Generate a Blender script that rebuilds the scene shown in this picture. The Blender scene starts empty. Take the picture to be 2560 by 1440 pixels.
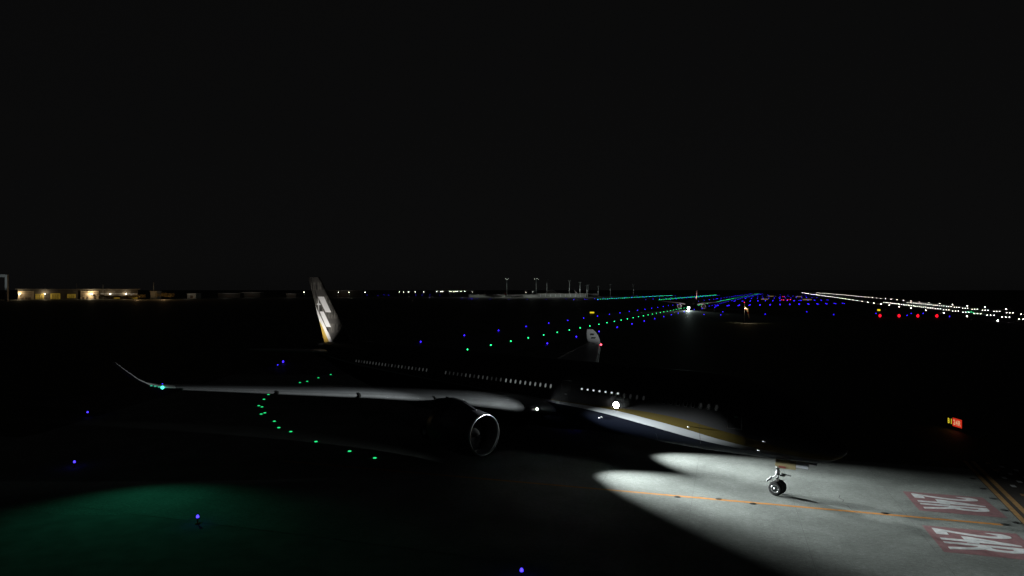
import bpy, math, random
from math import sin, cos, pi, sqrt, radians, atan2
from mathutils import Vector, Matrix
random.seed(7)
scn = bpy.context.scene
COL = scn.collection

# ------------------------------------------------------------------ camera
CAMZ = 15.25
FPX, HZ = 1700.0, 724.0            # focal length and horizon row, in pixels of a 2560 wide frame
cam = bpy.data.objects.new('camera', bpy.data.cameras.new('camera'))
COL.objects.link(cam)
cam.location = (0, 0, CAMZ)
cam.rotation_euler = (radians(90), 0, 0)
cam.data.sensor_width = 36
cam.data.lens = 36 * FPX / 2560
cam.data.shift_y = 4 / 2560
cam.data.clip_start = 0.5
cam.data.clip_end = 40000
scn.camera = cam

def g(u, v, z=0.0):                 # a spot on the airfield, from where it lies in the survey photo
    d = (CAMZ - z) * FPX / (v - HZ)
    return Vector(((u - 1280) / FPX * d, d, z))

# runway axes: U runs along the runway, V across it; taxiway axes: C along, N across
RU, RV = Vector((0.3667, 0.9303, 0)), Vector((0.9303, -0.3667, 0))
def uv(u, v, z=0.0):
    p = RU * u + RV * v
    p.z = z
    return p
CO = Vector((8.47, 51.43, 0))
CD, CN = Vector((0.954, -0.300, 0)), Vector((0.300, 0.954, 0))
def cn(c, n, z=0.0):
    p = CO + CD * c + CN * n
    p.z = z
    return p

# ------------------------------------------------------------------ materials
def nodes_of(m):
    m.use_nodes = True
    return m.node_tree.nodes, m.node_tree.links
def mat(name, col, rough=0.5, metal=0.0, emit=None, es=0.0, noise=0.0, nscale=3.0, coat=0.0, spec=0.5):
    m = bpy.data.materials.new(name)
    n, l = nodes_of(m)
    b = n['Principled BSDF']
    b.inputs['Base Color'].default_value = (*col, 1)
    b.inputs['Roughness'].default_value = rough
    b.inputs['Metallic'].default_value = metal
    b.inputs['Specular IOR Level'].default_value = spec
    b.inputs['Coat Weight'].default_value = coat
    if emit:
        b.inputs['Emission Color'].default_value = (*emit, 1)
        b.inputs['Emission Strength'].default_value = es
    if noise:
        tc = n.new('ShaderNodeTexCoord')
        t = n.new('ShaderNodeTexNoise'); t.inputs['Scale'].default_value = nscale; t.inputs['Detail'].default_value = 6
        l.new(tc.outputs['Object'], t.inputs['Vector'])
        mr = n.new('ShaderNodeMapRange')
        mr.inputs[1].default_value = 0.3; mr.inputs[2].default_value = 0.7
        mr.inputs[3].default_value = 1 - noise; mr.inputs[4].default_value = 1 + noise
        l.new(t.outputs['Fac'], mr.inputs[0])
        mx = n.new('ShaderNodeMix'); mx.data_type = 'RGBA'; mx.blend_type = 'MULTIPLY'; mx.inputs[0].default_value = 1
        mx.inputs[6].default_value = (*col, 1)
        l.new(mr.outputs[0], mx.inputs[7])
        l.new(mx.outputs[2], b.inputs['Base Color'])
    return m

def lamp_mat(name, col, s, sampled=True):
    m = bpy.data.materials.new(name)
    n, l = nodes_of(m)
    n.clear()
    e = n.new('ShaderNodeEmission'); e.inputs[0].default_value = (*col, 1); e.inputs[1].default_value = s
    o = n.new('ShaderNodeOutputMaterial'); l.new(e.outputs[0], o.inputs[0])
    if not sampled: m.cycles.emission_sampling = 'NONE'
    return m

def concrete_mat():
    m = bpy.data.materials.new('taxiway_concrete')
    n, l = nodes_of(m); b = n['Principled BSDF']
    tc = n.new('ShaderNodeTexCoord')
    mp = n.new('ShaderNodeMapping'); mp.inputs['Rotation'].default_value = (0, 0, radians(17.5))
    l.new(tc.outputs['Object'], mp.inputs[0])
    st = n.new('ShaderNodeMapping'); st.inputs['Scale'].default_value = (1.0, 2.2, 1)
    l.new(mp.outputs[0], st.inputs[0])
    st2 = n.new('ShaderNodeMapping'); st2.inputs['Location'].default_value = (31, 17, 5); st2.inputs['Scale'].default_value = (1.0, 2.4, 1); l.new(mp.outputs[0], st2.inputs[0])
    def noise(sc, det, vec, rough=0.6):
        t = n.new('ShaderNodeTexNoise'); t.inputs['Scale'].default_value = sc; t.inputs['Detail'].default_value = det
        t.inputs['Roughness'].default_value = rough
        l.new(vec, t.inputs['Vector']); return t.outputs['Fac']
    def rng(f, a, c, lo, hi):
        r = n.new('ShaderNodeMapRange')
        for i, v in zip((1, 2, 3, 4), (a, c, lo, hi)): r.inputs[i].default_value = v
        l.new(f, r.inputs[0]); return r.outputs[0]
    def mul(a, c):
        r = n.new('ShaderNodeMath'); r.operation = 'MULTIPLY'; l.new(a, r.inputs[0]); l.new(c, r.inputs[1]); return r.outputs[0]
    big = rng(noise(0.22, 4, mp.outputs[0]), 0.3, 0.7, 0.76, 1.2)
    mid = rng(noise(2.6, 7, st.outputs[0], 0.7), 0.3, 0.7, 0.74, 1.24)
    fine = rng(noise(15, 3, mp.outputs[0], 0.8), 0.35, 0.65, 0.78, 1.2)
    specks = mul(rng(noise(5.5, 2, st.outputs[0]), 0.62, 0.72, 1.0, 0.5), rng(noise(4.7, 2, st2.outputs[0]), 0.62, 0.72, 1.0, 1.5))
    f = mul(mul(big, mid), mul(fine, specks))
    # tyre-rubber streaks along the centre of the taxiway
    sep = n.new('ShaderNodeSeparateXYZ'); l.new(mp.outputs[0], sep.inputs[0])
    mx = n.new('ShaderNodeMix'); mx.data_type = 'RGBA'; mx.blend_type = 'MULTIPLY'; mx.inputs[0].default_value = 1
    mx.inputs[6].default_value = (0.215, 0.232, 0.222, 1); b.inputs['Specular IOR Level'].default_value = 0.15
    l.new(f, mx.inputs[7]); l.new(mx.outputs[2], b.inputs['Base Color'])
    b.inputs['Roughness'].default_value = 0.85
    bp = n.new('ShaderNodeBump'); bp.inputs['Strength'].default_value = 0.35; bp.inputs['Distance'].default_value = 0.02
    l.new(mul(mid, fine), bp.inputs['Height']); l.new(bp.outputs[0], b.inputs['Normal'])
    return m

def paint_mat(name, col, wear):
    m = mat(name, col, 0.7, noise=0.22, nscale=2.5)
    n, l = nodes_of(m); b = n['Principled BSDF']
    tc = n.new('ShaderNodeTexCoord')
    t = n.new('ShaderNodeTexNoise'); t.inputs['Scale'].default_value = 7; t.inputs['Detail'].default_value = 8; t.inputs['Roughness'].default_value = 0.75
    l.new(tc.outputs['Object'], t.inputs['Vector'])
    r = n.new('ShaderNodeMapRange')
    for i, v in zip((1, 2, 3, 4), (0.5, 0.75, 0.0, wear)): r.inputs[i].default_value = v
    l.new(t.outputs['Fac'], r.inputs[0])
    src = b.inputs['Base Color'].links[0].from_socket
    mx = n.new('ShaderNodeMix'); mx.data_type = 'RGBA'
    l.new(r.outputs[0], mx.inputs[0]); l.new(src, mx.inputs[6]); mx.inputs[7].default_value = (0.21, 0.225, 0.215, 1)
    l.new(mx.outputs[2], b.inputs['Base Color'])
    return m

def fuselage_mat():
    """grey-white hull, a gold band over a white band sweeping down to the nose, navy belly (object x aft, z up)"""
    m = bpy.data.materials.new('hull_paint')
    n, l = nodes_of(m); b = n['Principled BSDF']
    tc = n.new('ShaderNodeTexCoord'); sp = n.new('ShaderNodeSeparateXYZ'); l.new(tc.outputs['Object'], sp.inputs[0])
    nx = n.new('ShaderNodeMath'); nx.operation = 'DIVIDE'; l.new(sp.outputs[0], nx.inputs[0]); nx.inputs[1].default_value = 74
    def curve(pts):
        c = n.new('ShaderNodeFloatCurve'); cv = c.mapping.curves[0]
        pts = [(x / 74, z / 10) for x, z in pts]
        while len(cv.points) < len(pts): cv.points.new(0.5, 0.5)
        for p, q in zip(cv.points, pts): p.location = q
        c.mapping.update(); l.new(nx.outputs[0], c.inputs[1])
        k = n.new('ShaderNodeMath'); k.operation = 'MULTIPLY'; l.new(c.outputs[0], k.inputs[0]); k.inputs[1].default_value = 10
        return k.outputs[0]
    def above(z):
        s = n.new('ShaderNodeMath'); s.operation = 'SUBTRACT'; l.new(sp.outputs[2], s.inputs[0]); l.new(z, s.inputs[1])
        r = n.new('ShaderNodeMapRange'); r.inputs[1].default_value = -0.012; r.inputs[2].default_value = 0.012
        l.new(s.outputs[0], r.inputs[0]); return r.outputs[0]
    gt = curve([(0, 3.6), (3, 3.95), (5.5, 4.35), (8, 4.75), (11.3, 5.2), (14.5, 5.36), (17.4, 5.34), (25, 5.24), (60, 6.3), (74, 7.2)])
    gb = curve([(0, 3.3), (3, 3.45), (5.5, 3.66), (8, 3.95), (11.3, 4.46), (14.5, 4.82), (17.4, 5.08), (25, 5.19), (60, 6.25), (74, 7.1)])
    wb = curve([(0, 3.1), (3, 3.2), (5.5, 3.33), (8, 3.5), (9.6, 3.62), (15, 4.28), (19.6, 4.76), (25, 4.98), (60, 6.1), (74, 7.0)])
    def mix(f, a, c):
        x = n.new('ShaderNodeMix'); x.data_type = 'RGBA'; l.new(f, x.inputs[0])
        for i, v in ((6, a), (7, c)):
            if isinstance(v, tuple): x.inputs[i].default_value = (*v, 1)
            else: l.new(v, x.inputs[i])
        return x.outputs[2]
    base = mix(above(wb), (0.0025, 0.0038, 0.009), (0.40, 0.42, 0.45))
    base = mix(above(gb), base, (0.10, 0.074, 0.018))
    base = mix(above(gt), base, (0.07, 0.07, 0.074))
    l.new(base, b.inputs['Base Color'])
    b.inputs['Roughness'].default_value = 0.5
    b.inputs['Specular IOR Level'].default_value = 0.03
    return m

def fin_mat():
    """dark grey fin with fine wavy upright streaks"""
    m = bpy.data.materials.new('fin_paint')
    n, l = nodes_of(m); b = n['Principled BSDF']
    tc = n.new('ShaderNodeTexCoord')
    mp = n.new('ShaderNodeMapping'); mp.inputs['Rotation'].default_value = (0, radians(-24), 0); mp.inputs['Scale'].default_value = (2.5, 1, 0.65)
    l.new(tc.outputs['Object'], mp.inputs[0])
    t = n.new('ShaderNodeTexNoise'); t.inputs['Scale'].default_value = 1.0; t.inputs['Detail'].default_value = 5; t.inputs['Distortion'].default_value = 1.2
    l.new(mp.outputs[0], t.inputs['Vector'])
    r = n.new('ShaderNodeValToRGB')
    r.color_ramp.elements[0].position = 0.42; r.color_ramp.elements[0].color = (0.016, 0.0155, 0.015, 1)
    r.color_ramp.elements[1].position = 0.58; r.color_ramp.elements[1].color = (0.155, 0.148, 0.135, 1)
    l.new(t.outputs['Fac'], r.inputs[0])
    # the streaks come in bands with plain paint between
    sp = n.new('ShaderNodeSeparateXYZ'); l.new(tc.outputs['Object'], sp.inputs[0])
    w = n.new('ShaderNodeMath'); w.operation = 'SINE'
    k = n.new('ShaderNodeMath'); k.operation = 'MULTIPLY'; k.inputs[1].default_value = 3.3; l.new(sp.outputs[2], k.inputs[0]); l.new(k.outputs[0], w.inputs[0])
    r2 = n.new('ShaderNodeMapRange'); r2.inputs[1].default_value = -0.7; r2.inputs[2].default_value = 0.1; l.new(w.outputs[0], r2.inputs[0])
    mx = n.new('ShaderNodeMix'); mx.data_type = 'RGBA'; l.new(r2.outputs[0], mx.inputs[0])
    mx.inputs[6].default_value = (0.06, 0.057, 0.054, 1); l.new(r.outputs[0], mx.inputs[7])
    l.new(mx.outputs[2], b.inputs['Base Color'])
    b.inputs['Roughness'].default_value = 0.5
    return m

M = dict(
    grass=mat('night_grass', (0.035, 0.042, 0.022), 0.7, noise=0.4, nscale=0.4, spec=0.35),
    asphalt=mat('runway_asphalt', (0.05, 0.05, 0.05), 0.65, noise=0.25, nscale=0.3, spec=0.35),
    concrete=concrete_mat(),
    shoulder=mat('shoulder_asphalt', (0.205, 0.22, 0.212), 1.0, noise=0.2, nscale=0.6, spec=0.1),
    apron=mat('apron_concrete', (0.16, 0.16, 0.14), 0.9, noise=0.2, nscale=0.05),
    yellow=paint_mat('yellow_marking_paint', (0.52, 0.21, 0.028), 0.55),
    white=paint_mat('white_marking_paint', (0.62, 0.64, 0.66), 0.3),
    tan=paint_mat('hold_line_paint', (0.36, 0.20, 0.065), 0.45),
    red=paint_mat('red_marking_paint', (0.23, 0.105, 0.115), 0.8),
    black=mat('black_marking_paint', (0.028, 0.022, 0.018), 0.8, noise=0.3),
    joint=mat('joint_sealant', (0.13, 0.14, 0.135), 0.9, noise=0.3, nscale=1.5),
    crack=mat('crack_filler', (0.05, 0.05, 0.05), 0.8),
    hull=fuselage_mat(), fin=fin_mat(),
    wing=mat('wing_grey', (0.30, 0.31, 0.33), 0.42, noise=0.06, nscale=1.2),
    slat=mat('slat_grey', (0.40, 0.41, 0.43), 0.45, noise=0.08, nscale=1.6),
    whitepaint=mat('white_paint', (0.72, 0.72, 0.74), 0.4),
    goldpaint=mat('gold_paint', (0.50, 0.33, 0.06), 0.4),
    darkmark=mat('dark_mark', (0.05, 0.05, 0.06), 0.5),
    lip=mat('polished_lip', (0.62, 0.63, 0.65), 0.28, metal=1.0),
    nacelle=mat('nacelle_paint', (0.05, 0.05, 0.06), 0.45),
    duct=mat('inlet_duct', (0.20, 0.20, 0.21), 0.6),
    fan=mat('fan_blade', (0.05, 0.05, 0.055), 0.4, metal=0.6),
    spinner=mat('spinner', (0.06, 0.06, 0.06), 0.4),
    exhaust=mat('exhaust_metal', (0.18, 0.16, 0.14), 0.4, metal=1.0),
    rubber=mat('tyre_rubber', (0.009, 0.0095, 0.011), 0.85, noise=0.2, nscale=6),
    rim=mat('wheel_rim', (0.55, 0.57, 0.58), 0.4, metal=0.4),
    gear=mat('gear_steel', (0.62, 0.64, 0.66), 0.35, metal=0.3),
    chrome=mat('oleo_chrome', (0.9, 0.9, 0.9), 0.12, metal=1.0),
    hose=mat('dark_hose', (0.03, 0.03, 0.03), 0.5),
    doorgold=mat('gear_door_gold', (0.22, 0.18, 0.085), 0.5),
    doorred=mat('gear_door_red', (0.16, 0.018, 0.012), 0.5),
    doorgrey=mat('gear_door_grey', (0.42, 0.44, 0.5), 0.45),
    frame=mat('window_frame', (0.26, 0.27, 0.27), 0.35, metal=0.3),
    glass=mat('dark_glass', (0.01, 0.012, 0.014), 0.08),
    pane_bright=mat('window_glint_bright', (0.05, 0.05, 0.05), 0.15, emit=(0.85, 0.95, 0.92), es=0.16),  # pane emission stands in for lamplight glinting on the windows
    pane_dim=mat('window_glint_dim', (0.05, 0.05, 0.05), 0.15, emit=(0.85, 0.9, 0.88), es=0.035),
    pane_faint=mat('window_glint_faint', (0.05, 0.05, 0.05), 0.15, emit=(0.85, 0.9, 0.9), es=0.012),
    pane_glint=mat('window_glint_small', (0.05, 0.05, 0.05), 0.15, emit=(0.9, 1.0, 0.98), es=0.7),
    steel=mat('galvanised_steel', (0.38, 0.40, 0.40), 0.5, metal=0.3),
    blackmetal=mat('black_metal', (0.025, 0.025, 0.025), 0.5),
    fixture=mat('fixture_yellow', (0.35, 0.2, 0.03), 0.6),
    wall=mat('facade_panel', (0.44, 0.36, 0.26), 0.7, noise=0.12, nscale=0.3),
    wallgrey=mat('facade_grey', (0.40, 0.42, 0.39), 0.7, noise=0.12, nscale=0.3),
    walldark=mat('facade_dark', (0.10, 0.09, 0.08), 0.8, noise=0.2, nscale=0.3),
    roof=mat('metal_roof', (0.34, 0.33, 0.31), 0.5, noise=0.1, nscale=0.2),
    louvre=mat('facade_louvre', (0.10, 0.07, 0.055), 0.6),
    litbay=mat('lit_bay_interior', (0.5, 0.4, 0.1), 0.8, emit=(0.9, 0.58, 0.06), es=0.11, noise=0.4, nscale=0.35),
    litwhite=mat('lit_glazing', (0.3, 0.3, 0.3), 0.3, emit=(0.75, 0.8, 0.72), es=0.02),
    leaf=mat('shrub_leaf', (0.075, 0.06, 0.02), 0.9, noise=0.5, nscale=0.8),
    bark=mat('bark', (0.06, 0.045, 0.03), 0.9),
    sockred=mat('windsock_red', (0.50, 0.06, 0.03), 0.8),
    sockwhite=mat('windsock_white', (0.62, 0.6, 0.5), 0.8),
    signblack=mat('sign_black', (0.012, 0.012, 0.012), 0.5),
    finred=mat('parked_fin_red', (0.6, 0.05, 0.02), 0.5),
    finpink=mat('taxiing_fin_pink', (0.62, 0.36, 0.34), 0.5),
    paleplane=mat('pale_airliner_paint', (0.45, 0.42, 0.42), 0.45),
)
L = dict(
    white=lamp_mat('runway_lamp_white', (1.0, 0.93, 0.80), 34, False),
    touch=lamp_mat('touchdown_lamp_white', (1.0, 0.94, 0.82), 14, False),
    blue=lamp_mat('taxi_lamp_blue', (0.05, 0.03, 1.0), 4),
    bluefar=lamp_mat('taxi_lamp_blue_far', (0.035, 0.012, 1.0), 7, False),
    green=lamp_mat('taxi_lamp_green', (0.02, 0.8, 0.22), 1.4),
    greenfar=lamp_mat('taxi_lamp_green_far', (0.02, 0.8, 0.2), 6.5, False),
    red=lamp_mat('papi_lamp_red', (1.0, 0.006, 0.02), 2.2),
    nav=lamp_mat('nav_lamp_green', (0.07, 1.0, 0.62), 2.6),
    strobe=lamp_mat('wing_tip_lamp_row', (0.1, 1.0, 0.6), 0.45),
    navred=lamp_mat('nav_lamp_red', (1.0, 0.08, 0.12), 5),
    landing=lamp_mat('landing_lamp', (0.95, 1.0, 0.99), 40, False),
    flood=lamp_mat('flood_lamp', (1.0, 0.93, 0.76), 26, False),
    obst=lamp_mat('obstruction_lamp_red', (1.0, 0.03, 0.10), 3),
    amber=lamp_mat('windsock_lamp', (1.0, 0.75, 0.3), 3),
    signred=lamp_mat('sign_face_red', (0.72, 0.035, 0.014), 0.75),
    signchar=lamp_mat('sign_letter_white', (1.0, 0.55, 0.30), 0.62),
    signyellow=lamp_mat('sign_letter_yellow', (0.9, 0.72, 0.03), 0.8),
    signface=lamp_mat('sign_face_yellow', (0.75, 0.60, 0.02), 1.1),
    signfaint=lamp_mat('sign_face_far', (0.7, 0.5, 0.2), 0.22),
)

# ------------------------------------------------------------------ mesh builder
class MB:
    def __init__(s): s.v, s.f, s.m, s.s, s.mats = [], [], [], [], []
    def _mi(s, m):
        if m not in s.mats: s.mats.append(m)
        return s.mats.index(m)
    def add(s, verts, faces, m, smooth=False):
        o = len(s.v); s.v += [tuple(p) for p in verts]; k = s._mi(m)
        for f in faces:
            s.f.append([i + o for i in f]); s.m.append(k); s.s.append(smooth)
        return s
    def box(s, c, d, m, rz=0.0, mtx=None):
        x, y, z = (q / 2 for q in d)
        vs = [Vector((a * x, b * y, e * z)) for a in (-1, 1) for b in (-1, 1) for e in (-1, 1)]
        R = mtx or Matrix.Rotation(rz, 3, 'Z')
        return s.add([R @ p + Vector(c) for p in vs], [(0, 1, 3, 2), (4, 6, 7, 5), (0, 4, 5, 1), (2, 3, 7, 6), (0, 2, 6, 4), (1, 5, 7, 3)], m)
    def loft(s, rings, m, smooth=True, cap=True, close=True):
        n = len(rings[0]); vs = [p for r in rings for p in r]; fs = []
        for i in range(len(rings) - 1):
            for j in range(n if close else n - 1):
                a, b = i * n + j, i * n + (j + 1) % n
                fs.append((a, b, b + n, a + n))
        if cap and close:                      # end caps keep their own corners, so the sides shade cleanly
            s.add(rings[0], [tuple(reversed(range(n)))], m); s.add(rings[-1], [tuple(range(n))], m)
        return s.add(vs, fs, m, smooth)
    def tube(s, pts, r, m, n=10, smooth=True):
        pts = [Vector(p) for p in pts]; rs = r if isinstance(r, (list, tuple)) else [r] * len(pts)
        rings = []
        for i, p in enumerate(pts):
            t = (pts[min(i + 1, len(pts) - 1)] - pts[max(i - 1, 0)]).normalized()
            a = Vector((0, 0, 1)) if abs(t.z) < 0.9 else Vector((1, 0, 0))
            e1 = t.cross(a).normalized(); e2 = t.cross(e1)
            rings.append([p + (e1 * cos(2 * pi * k / n) + e2 * sin(2 * pi * k / n)) * rs[i] for k in range(n)])
        return s.loft(rings, m, smooth)
    def lathe(s, prof, m, axis='z', o=(0, 0, 0), n=24, smooth=True, cap=False):
        rings = []
        for r, h in prof:
            ring = []
            for k in range(n):
                a, b = r * cos(2 * pi * k / n), r * sin(2 * pi * k / n)
                p = {'z': (a, b, h), 'y': (b, h, a), 'x': (h, a, b)}[axis]
                ring.append(Vector(p) + Vector(o))
            rings.append(ring)
        return s.loft(rings, m, smooth, cap=cap)
    def poly(s, pts, m): return s.add(pts, [tuple(range(len(pts)))], m)
    def build(s, name, parent=None, loc=(0, 0, 0), rz=0.0):
        me = bpy.data.meshes.new(name); me.from_pydata(s.v, [], s.f)
        for k in s.mats: me.materials.append(k)
        me.polygons.foreach_set('material_index', s.m); me.polygons.foreach_set('use_smooth', s.s)
        me.update()
        return link(name, me, parent, loc, rz)
def link(name, data, parent=None, loc=(0, 0, 0), rz=0.0):
    o = bpy.data.objects.new(name, data); COL.objects.link(o)
    if parent: o.parent = parent
    o.location = loc; o.rotation_euler = (0, 0, rz)
    return o
def tag(o, label, cat, group=None, kind=None):
    if label: o['label'] = label
    if cat: o['category'] = cat
    if group: o['group'] = group
    if kind: o['kind'] = kind
    return o
def thing(name, label, cat, loc, rz=0.0, group=None):
    return tag(link(name, None, None, loc, rz), label, cat, group)
def struct(o):
    o['kind'] = 'structure'; return o
def copy_of(o, parent=None, loc=None, rz=None):
    c = o.copy(); COL.objects.link(c)
    c.parent = parent
    if loc is not None: c.location = loc
    if rz is not None: c.rotation_euler = (0, 0, rz)
    return c
def copy_tree(o, parent=None, skip=()):
    c = copy_of(o, parent)
    for ch in list(o.children):
        if ch.name.split('.')[0] not in skip and ch.type != 'LIGHT': copy_tree(ch, c, skip)
    return c
def lamp(name, kind, loc, power, col, parent=None, aim=None, size=None, blend=0.5, radius=0.1):
    d = bpy.data.lights.new(name, kind); d.energy = power; d.color = col; d.shadow_soft_size = radius
    if kind == 'SPOT': d.spot_size = radians(size); d.spot_blend = blend
    o = link(name, d, parent, loc)
    if aim is not None:
        o.rotation_euler = Vector(aim).to_track_quat('-Z', 'Y').to_euler()
    return o
def text_mesh(s, mtl, w, h, spacing=1.0, bold=0.02):
    """letters as a flat mesh, fitted to w x h, origin at the lower left"""
    c = bpy.data.curves.new('letters', 'FONT'); c.body = s; c.space_character = spacing; c.offset = bold; c.resolution_u = 6
    o = bpy.data.objects.new('letters', c); COL.objects.link(o)
    bpy.context.view_layer.update()
    me = bpy.data.meshes.new_from_object(o.evaluated_get(bpy.context.evaluated_depsgraph_get()))
    bpy.data.objects.remove(o)
    xs = [v.co.x for v in me.vertices]; ys = [v.co.y for v in me.vertices]
    for v in me.vertices:
        v.co = ((v.co.x - min(xs)) / (max(xs) - min(xs)) * w, (v.co.y - min(ys)) / (max(ys) - min(ys)) * h, 0)
    me.materials.clear(); me.materials.append(mtl)
    return me
exec_parts = None

# ------------------------------------------------------------------ ground
def sheet(name, pts, m, z):
    return struct(MB().poly([(p[0], p[1], z) for p in pts], m).build(name))
def rect_uv(u0, u1, v0, v1): return [uv(u0, v0), uv(u0, v1), uv(u1, v1), uv(u1, v0)]
gm = MB()
N = 24
gm.add([(-14000 + 28000 * i / N, -9000 + 28000 * j / N, -0.06) for j in range(N + 1) for i in range(N + 1)],
       [(j * (N + 1) + i, j * (N + 1) + i + 1, (j + 1) * (N + 1) + i + 1, (j + 1) * (N + 1) + i) for j in range(N) for i in range(N)], M['grass'])
struct(gm.build('grass_ground'))
sheet('runway', rect_uv(-400, 3300, 92, 166), M['asphalt'], -0.03)
sheet('parallel_taxiway', rect_uv(60, 3300, -94.3, -60.4), M['asphalt'], -0.03)
sheet('far_taxiway', rect_uv(900, 2400, -182, -152), M['asphalt'], -0.03)
sheet('outer_taxiway', rect_uv(900, 2400, -278, -248), M['asphalt'], -0.03)
sheet('connector_taxiway', [cn(-62, -15.2), cn(104, -15.2), cn(104, 15.2), cn(-62, 15.2)], M['concrete'], 0.0)
# fillet where the connector meets the parallel taxiway
sheet('taxiway_fillet', [(-50, 52), (-30, 46), (2, 46), (26, 61), (8, 74), (-8, 96), (-19, 122), (-50, 122)], M['concrete'], -0.012)
sheet('taxiway_shoulder', [cn(-75, -40), cn(20, -40), cn(60, -27), cn(60, 0), cn(-75, 0)], M['shoulder'], -0.02)
sheet('apron', [(-420, 1180), (260, 1180), (420, 1420), (-420, 1420)], M['apron'], -0.03)

# ------------------------------------------------------------------ painted markings
def strip_cn(name, c0, c1, n0, n1, m, z=0.004):
    return struct(MB().poly([cn(c0, n0, z), cn(c1, n0, z), cn(c1, n1, z), cn(c0, n1, z)], m).build(name))
strip_cn('taxiway_centreline', -30, 24.45, -0.16, 0.16, M['yellow'])
h0, h1 = Vector((37.45, 54.25, 0)), Vector((33.28, 44.25, 0))
hd = (h1 - h0).normalized(); hn = Vector((-hd.y, hd.x, 0))
if hn.x < 0: hn = -hn
def hold(a0, a1, w0, w1, z):
    return [tuple(h0 + hd * a + hn * w + Vector((0, 0, z))) for a, w in ((a0, w0), (a1, w0), (a1, w1), (a0, w1))]
struct(MB().poly(hold(-7, 22, -0.06, 4.2, 0.004), M['black']).build('hold_line_backing'))
hm = MB()
hm.poly(hold(-7, 22, 0.0, 0.33, 0.008), M['tan']); hm.poly(hold(-7, 22, 0.63, 0.98, 0.008), M['tan'])
struct(hm.build('hold_line_marking'))
dm = MB()
for r, w in enumerate((1.75, 2.55, 3.35)):
    a = -7 + .9 * r
    while a < 22:
        dm.poly(hold(a, a + 0.62, w, w + 0.32, 0.008), M['tan' if (r == 0 and int(a * 1.3) % 2) else 'white']); a += 2.5
struct(dm.build('hold_dash_marking'))
for nn, off in (('a', 3.95), ('b', -4.0)):
    c0 = 20.1 if nn == 'a' else 19.45
    strip_cn('sign_panel_marking', c0, c0 + 5.2, off - 2.35, off + 2.35, M['red'], 0.004)
    o = link('sign_letter_marking', text_mesh('24R', M['white'], 3.7, 4.2, 1.0, 0.012), None, cn(c0 + 0.45, off + 1.9, 0.008))
    ex, ey = -CN, CD
    o.matrix_world = Matrix(((ex.x, ey.x, 0, o.location.x), (ex.y, ey.y, 0, o.location.y), (0, 0, 1, 0.008), (0, 0, 0, 1)))
    struct(o)
    o2 = struct(copy_of(o)); o2.matrix_world = Matrix.Translation(CN * .07 + Vector((0, 0, .004))) @ o.matrix_world
jm = MB()
for c in range(-30, 100, 7):
    jm.poly([cn(c, -15, .003), cn(c + .025, -15, .003), cn(c + .025, 15, .003), cn(c, 15, .003)], M['joint'])
for q in (-11.2, -5.6, 5.9, 11.3):
    jm.poly([cn(-30, q, .0035), cn(35, q, .0035), cn(35, q + .02, .0035), cn(-30, q + .02, .0035)], M['joint'])
struct(jm.build('pavement_joint'))
cm = MB()
for pts in ([(0, 0), (0.3, 0.5), (0.2, 1.0), (0.55, 1.6)], [(-0.35, -0.4), (-0.1, -0.9), (-0.2, -1.7), (0.05, -2.6)], [(-0.35, -0.4), (-0.75, -0.1), (-1.0, -0.2)]):
    for (x0, y0), (x1, y1) in zip(pts, pts[1:]):
        cm.poly([(x0 - .025, y0, 0), (x0 + .025, y0, 0), (x1 + .025, y1, 0), (x1 - .025, y1, 0)], M['crack'])
struct(cm.build('pavement_crack', None, (23.75, 48.81, 0.004)))
rm = MB()
for u in range(200, 3100, 60): rm.poly(rect_uv(u, u + 30, 127.4, 128.4), M['white'])
for v in range(100, 156, 5):
    if not 124 < v < 131: rm.poly(rect_uv(150, 195, v, v + 1.8), M['white'])
for v in (98.6, 156.6): rm.poly(rect_uv(140, 3100, v, v + 0.9), M['white'])
ro = struct(rm.build('runway_marking')); ro.location.z = -0.022

# ------------------------------------------------------------------ the airliner (local: x aft from the nose, y to its starboard, z up)
ST = [(0.0, .03, .03, 4.05), (.12, .34, .33, 4.06), (.4, .68, .66, 4.12), (1, 1.16, 1.14, 4.28), (2, 1.75, 1.72, 4.58), (3.2, 2.22, 2.10, 4.92), (4.6, 2.56, 2.46, 5.2),
      (6.2, 2.80, 2.76, 5.42), (8, 2.94, 2.95, 5.53), (10, 2.98, 3.05, 5.55), (16, 2.98, 3.05, 5.55), (24, 2.98, 3.05, 5.55), (34, 2.98, 3.05, 5.55), (44, 2.98, 3.05, 5.55), (50, 2.98, 3.05, 5.55),
      (54, 2.9, 2.92, 5.68), (58, 2.62, 2.58, 5.98), (62, 2.15, 2.08, 6.34), (66, 1.55, 1.45, 6.68), (69.5, .98, .92, 6.9), (72, .58, .58, 6.98), (73.6, .36, .4, 7.0)]
def hull(x):
    for a, b in zip(ST, ST[1:]):
        if a[0] <= x <= b[0]:
            t = (x - a[0]) / (b[0] - a[0]); return [a[i] + (b[i] - a[i]) * t for i in (1, 2, 3)]
    return ST[-1][1:]
def on_hull(x, z, off=0.0, side=1):
    ry, rz_, cz = hull(x)
    s = max(-1, min(1, (z - cz) / rz_))
    y = ry * sqrt(max(0, 1 - s * s))
    nrm = Vector((0, y / ry ** 2, (z - cz) / rz_ ** 2)).normalized()
    return Vector((x, side * (y + nrm.y * off), z + nrm.z * off))

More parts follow.
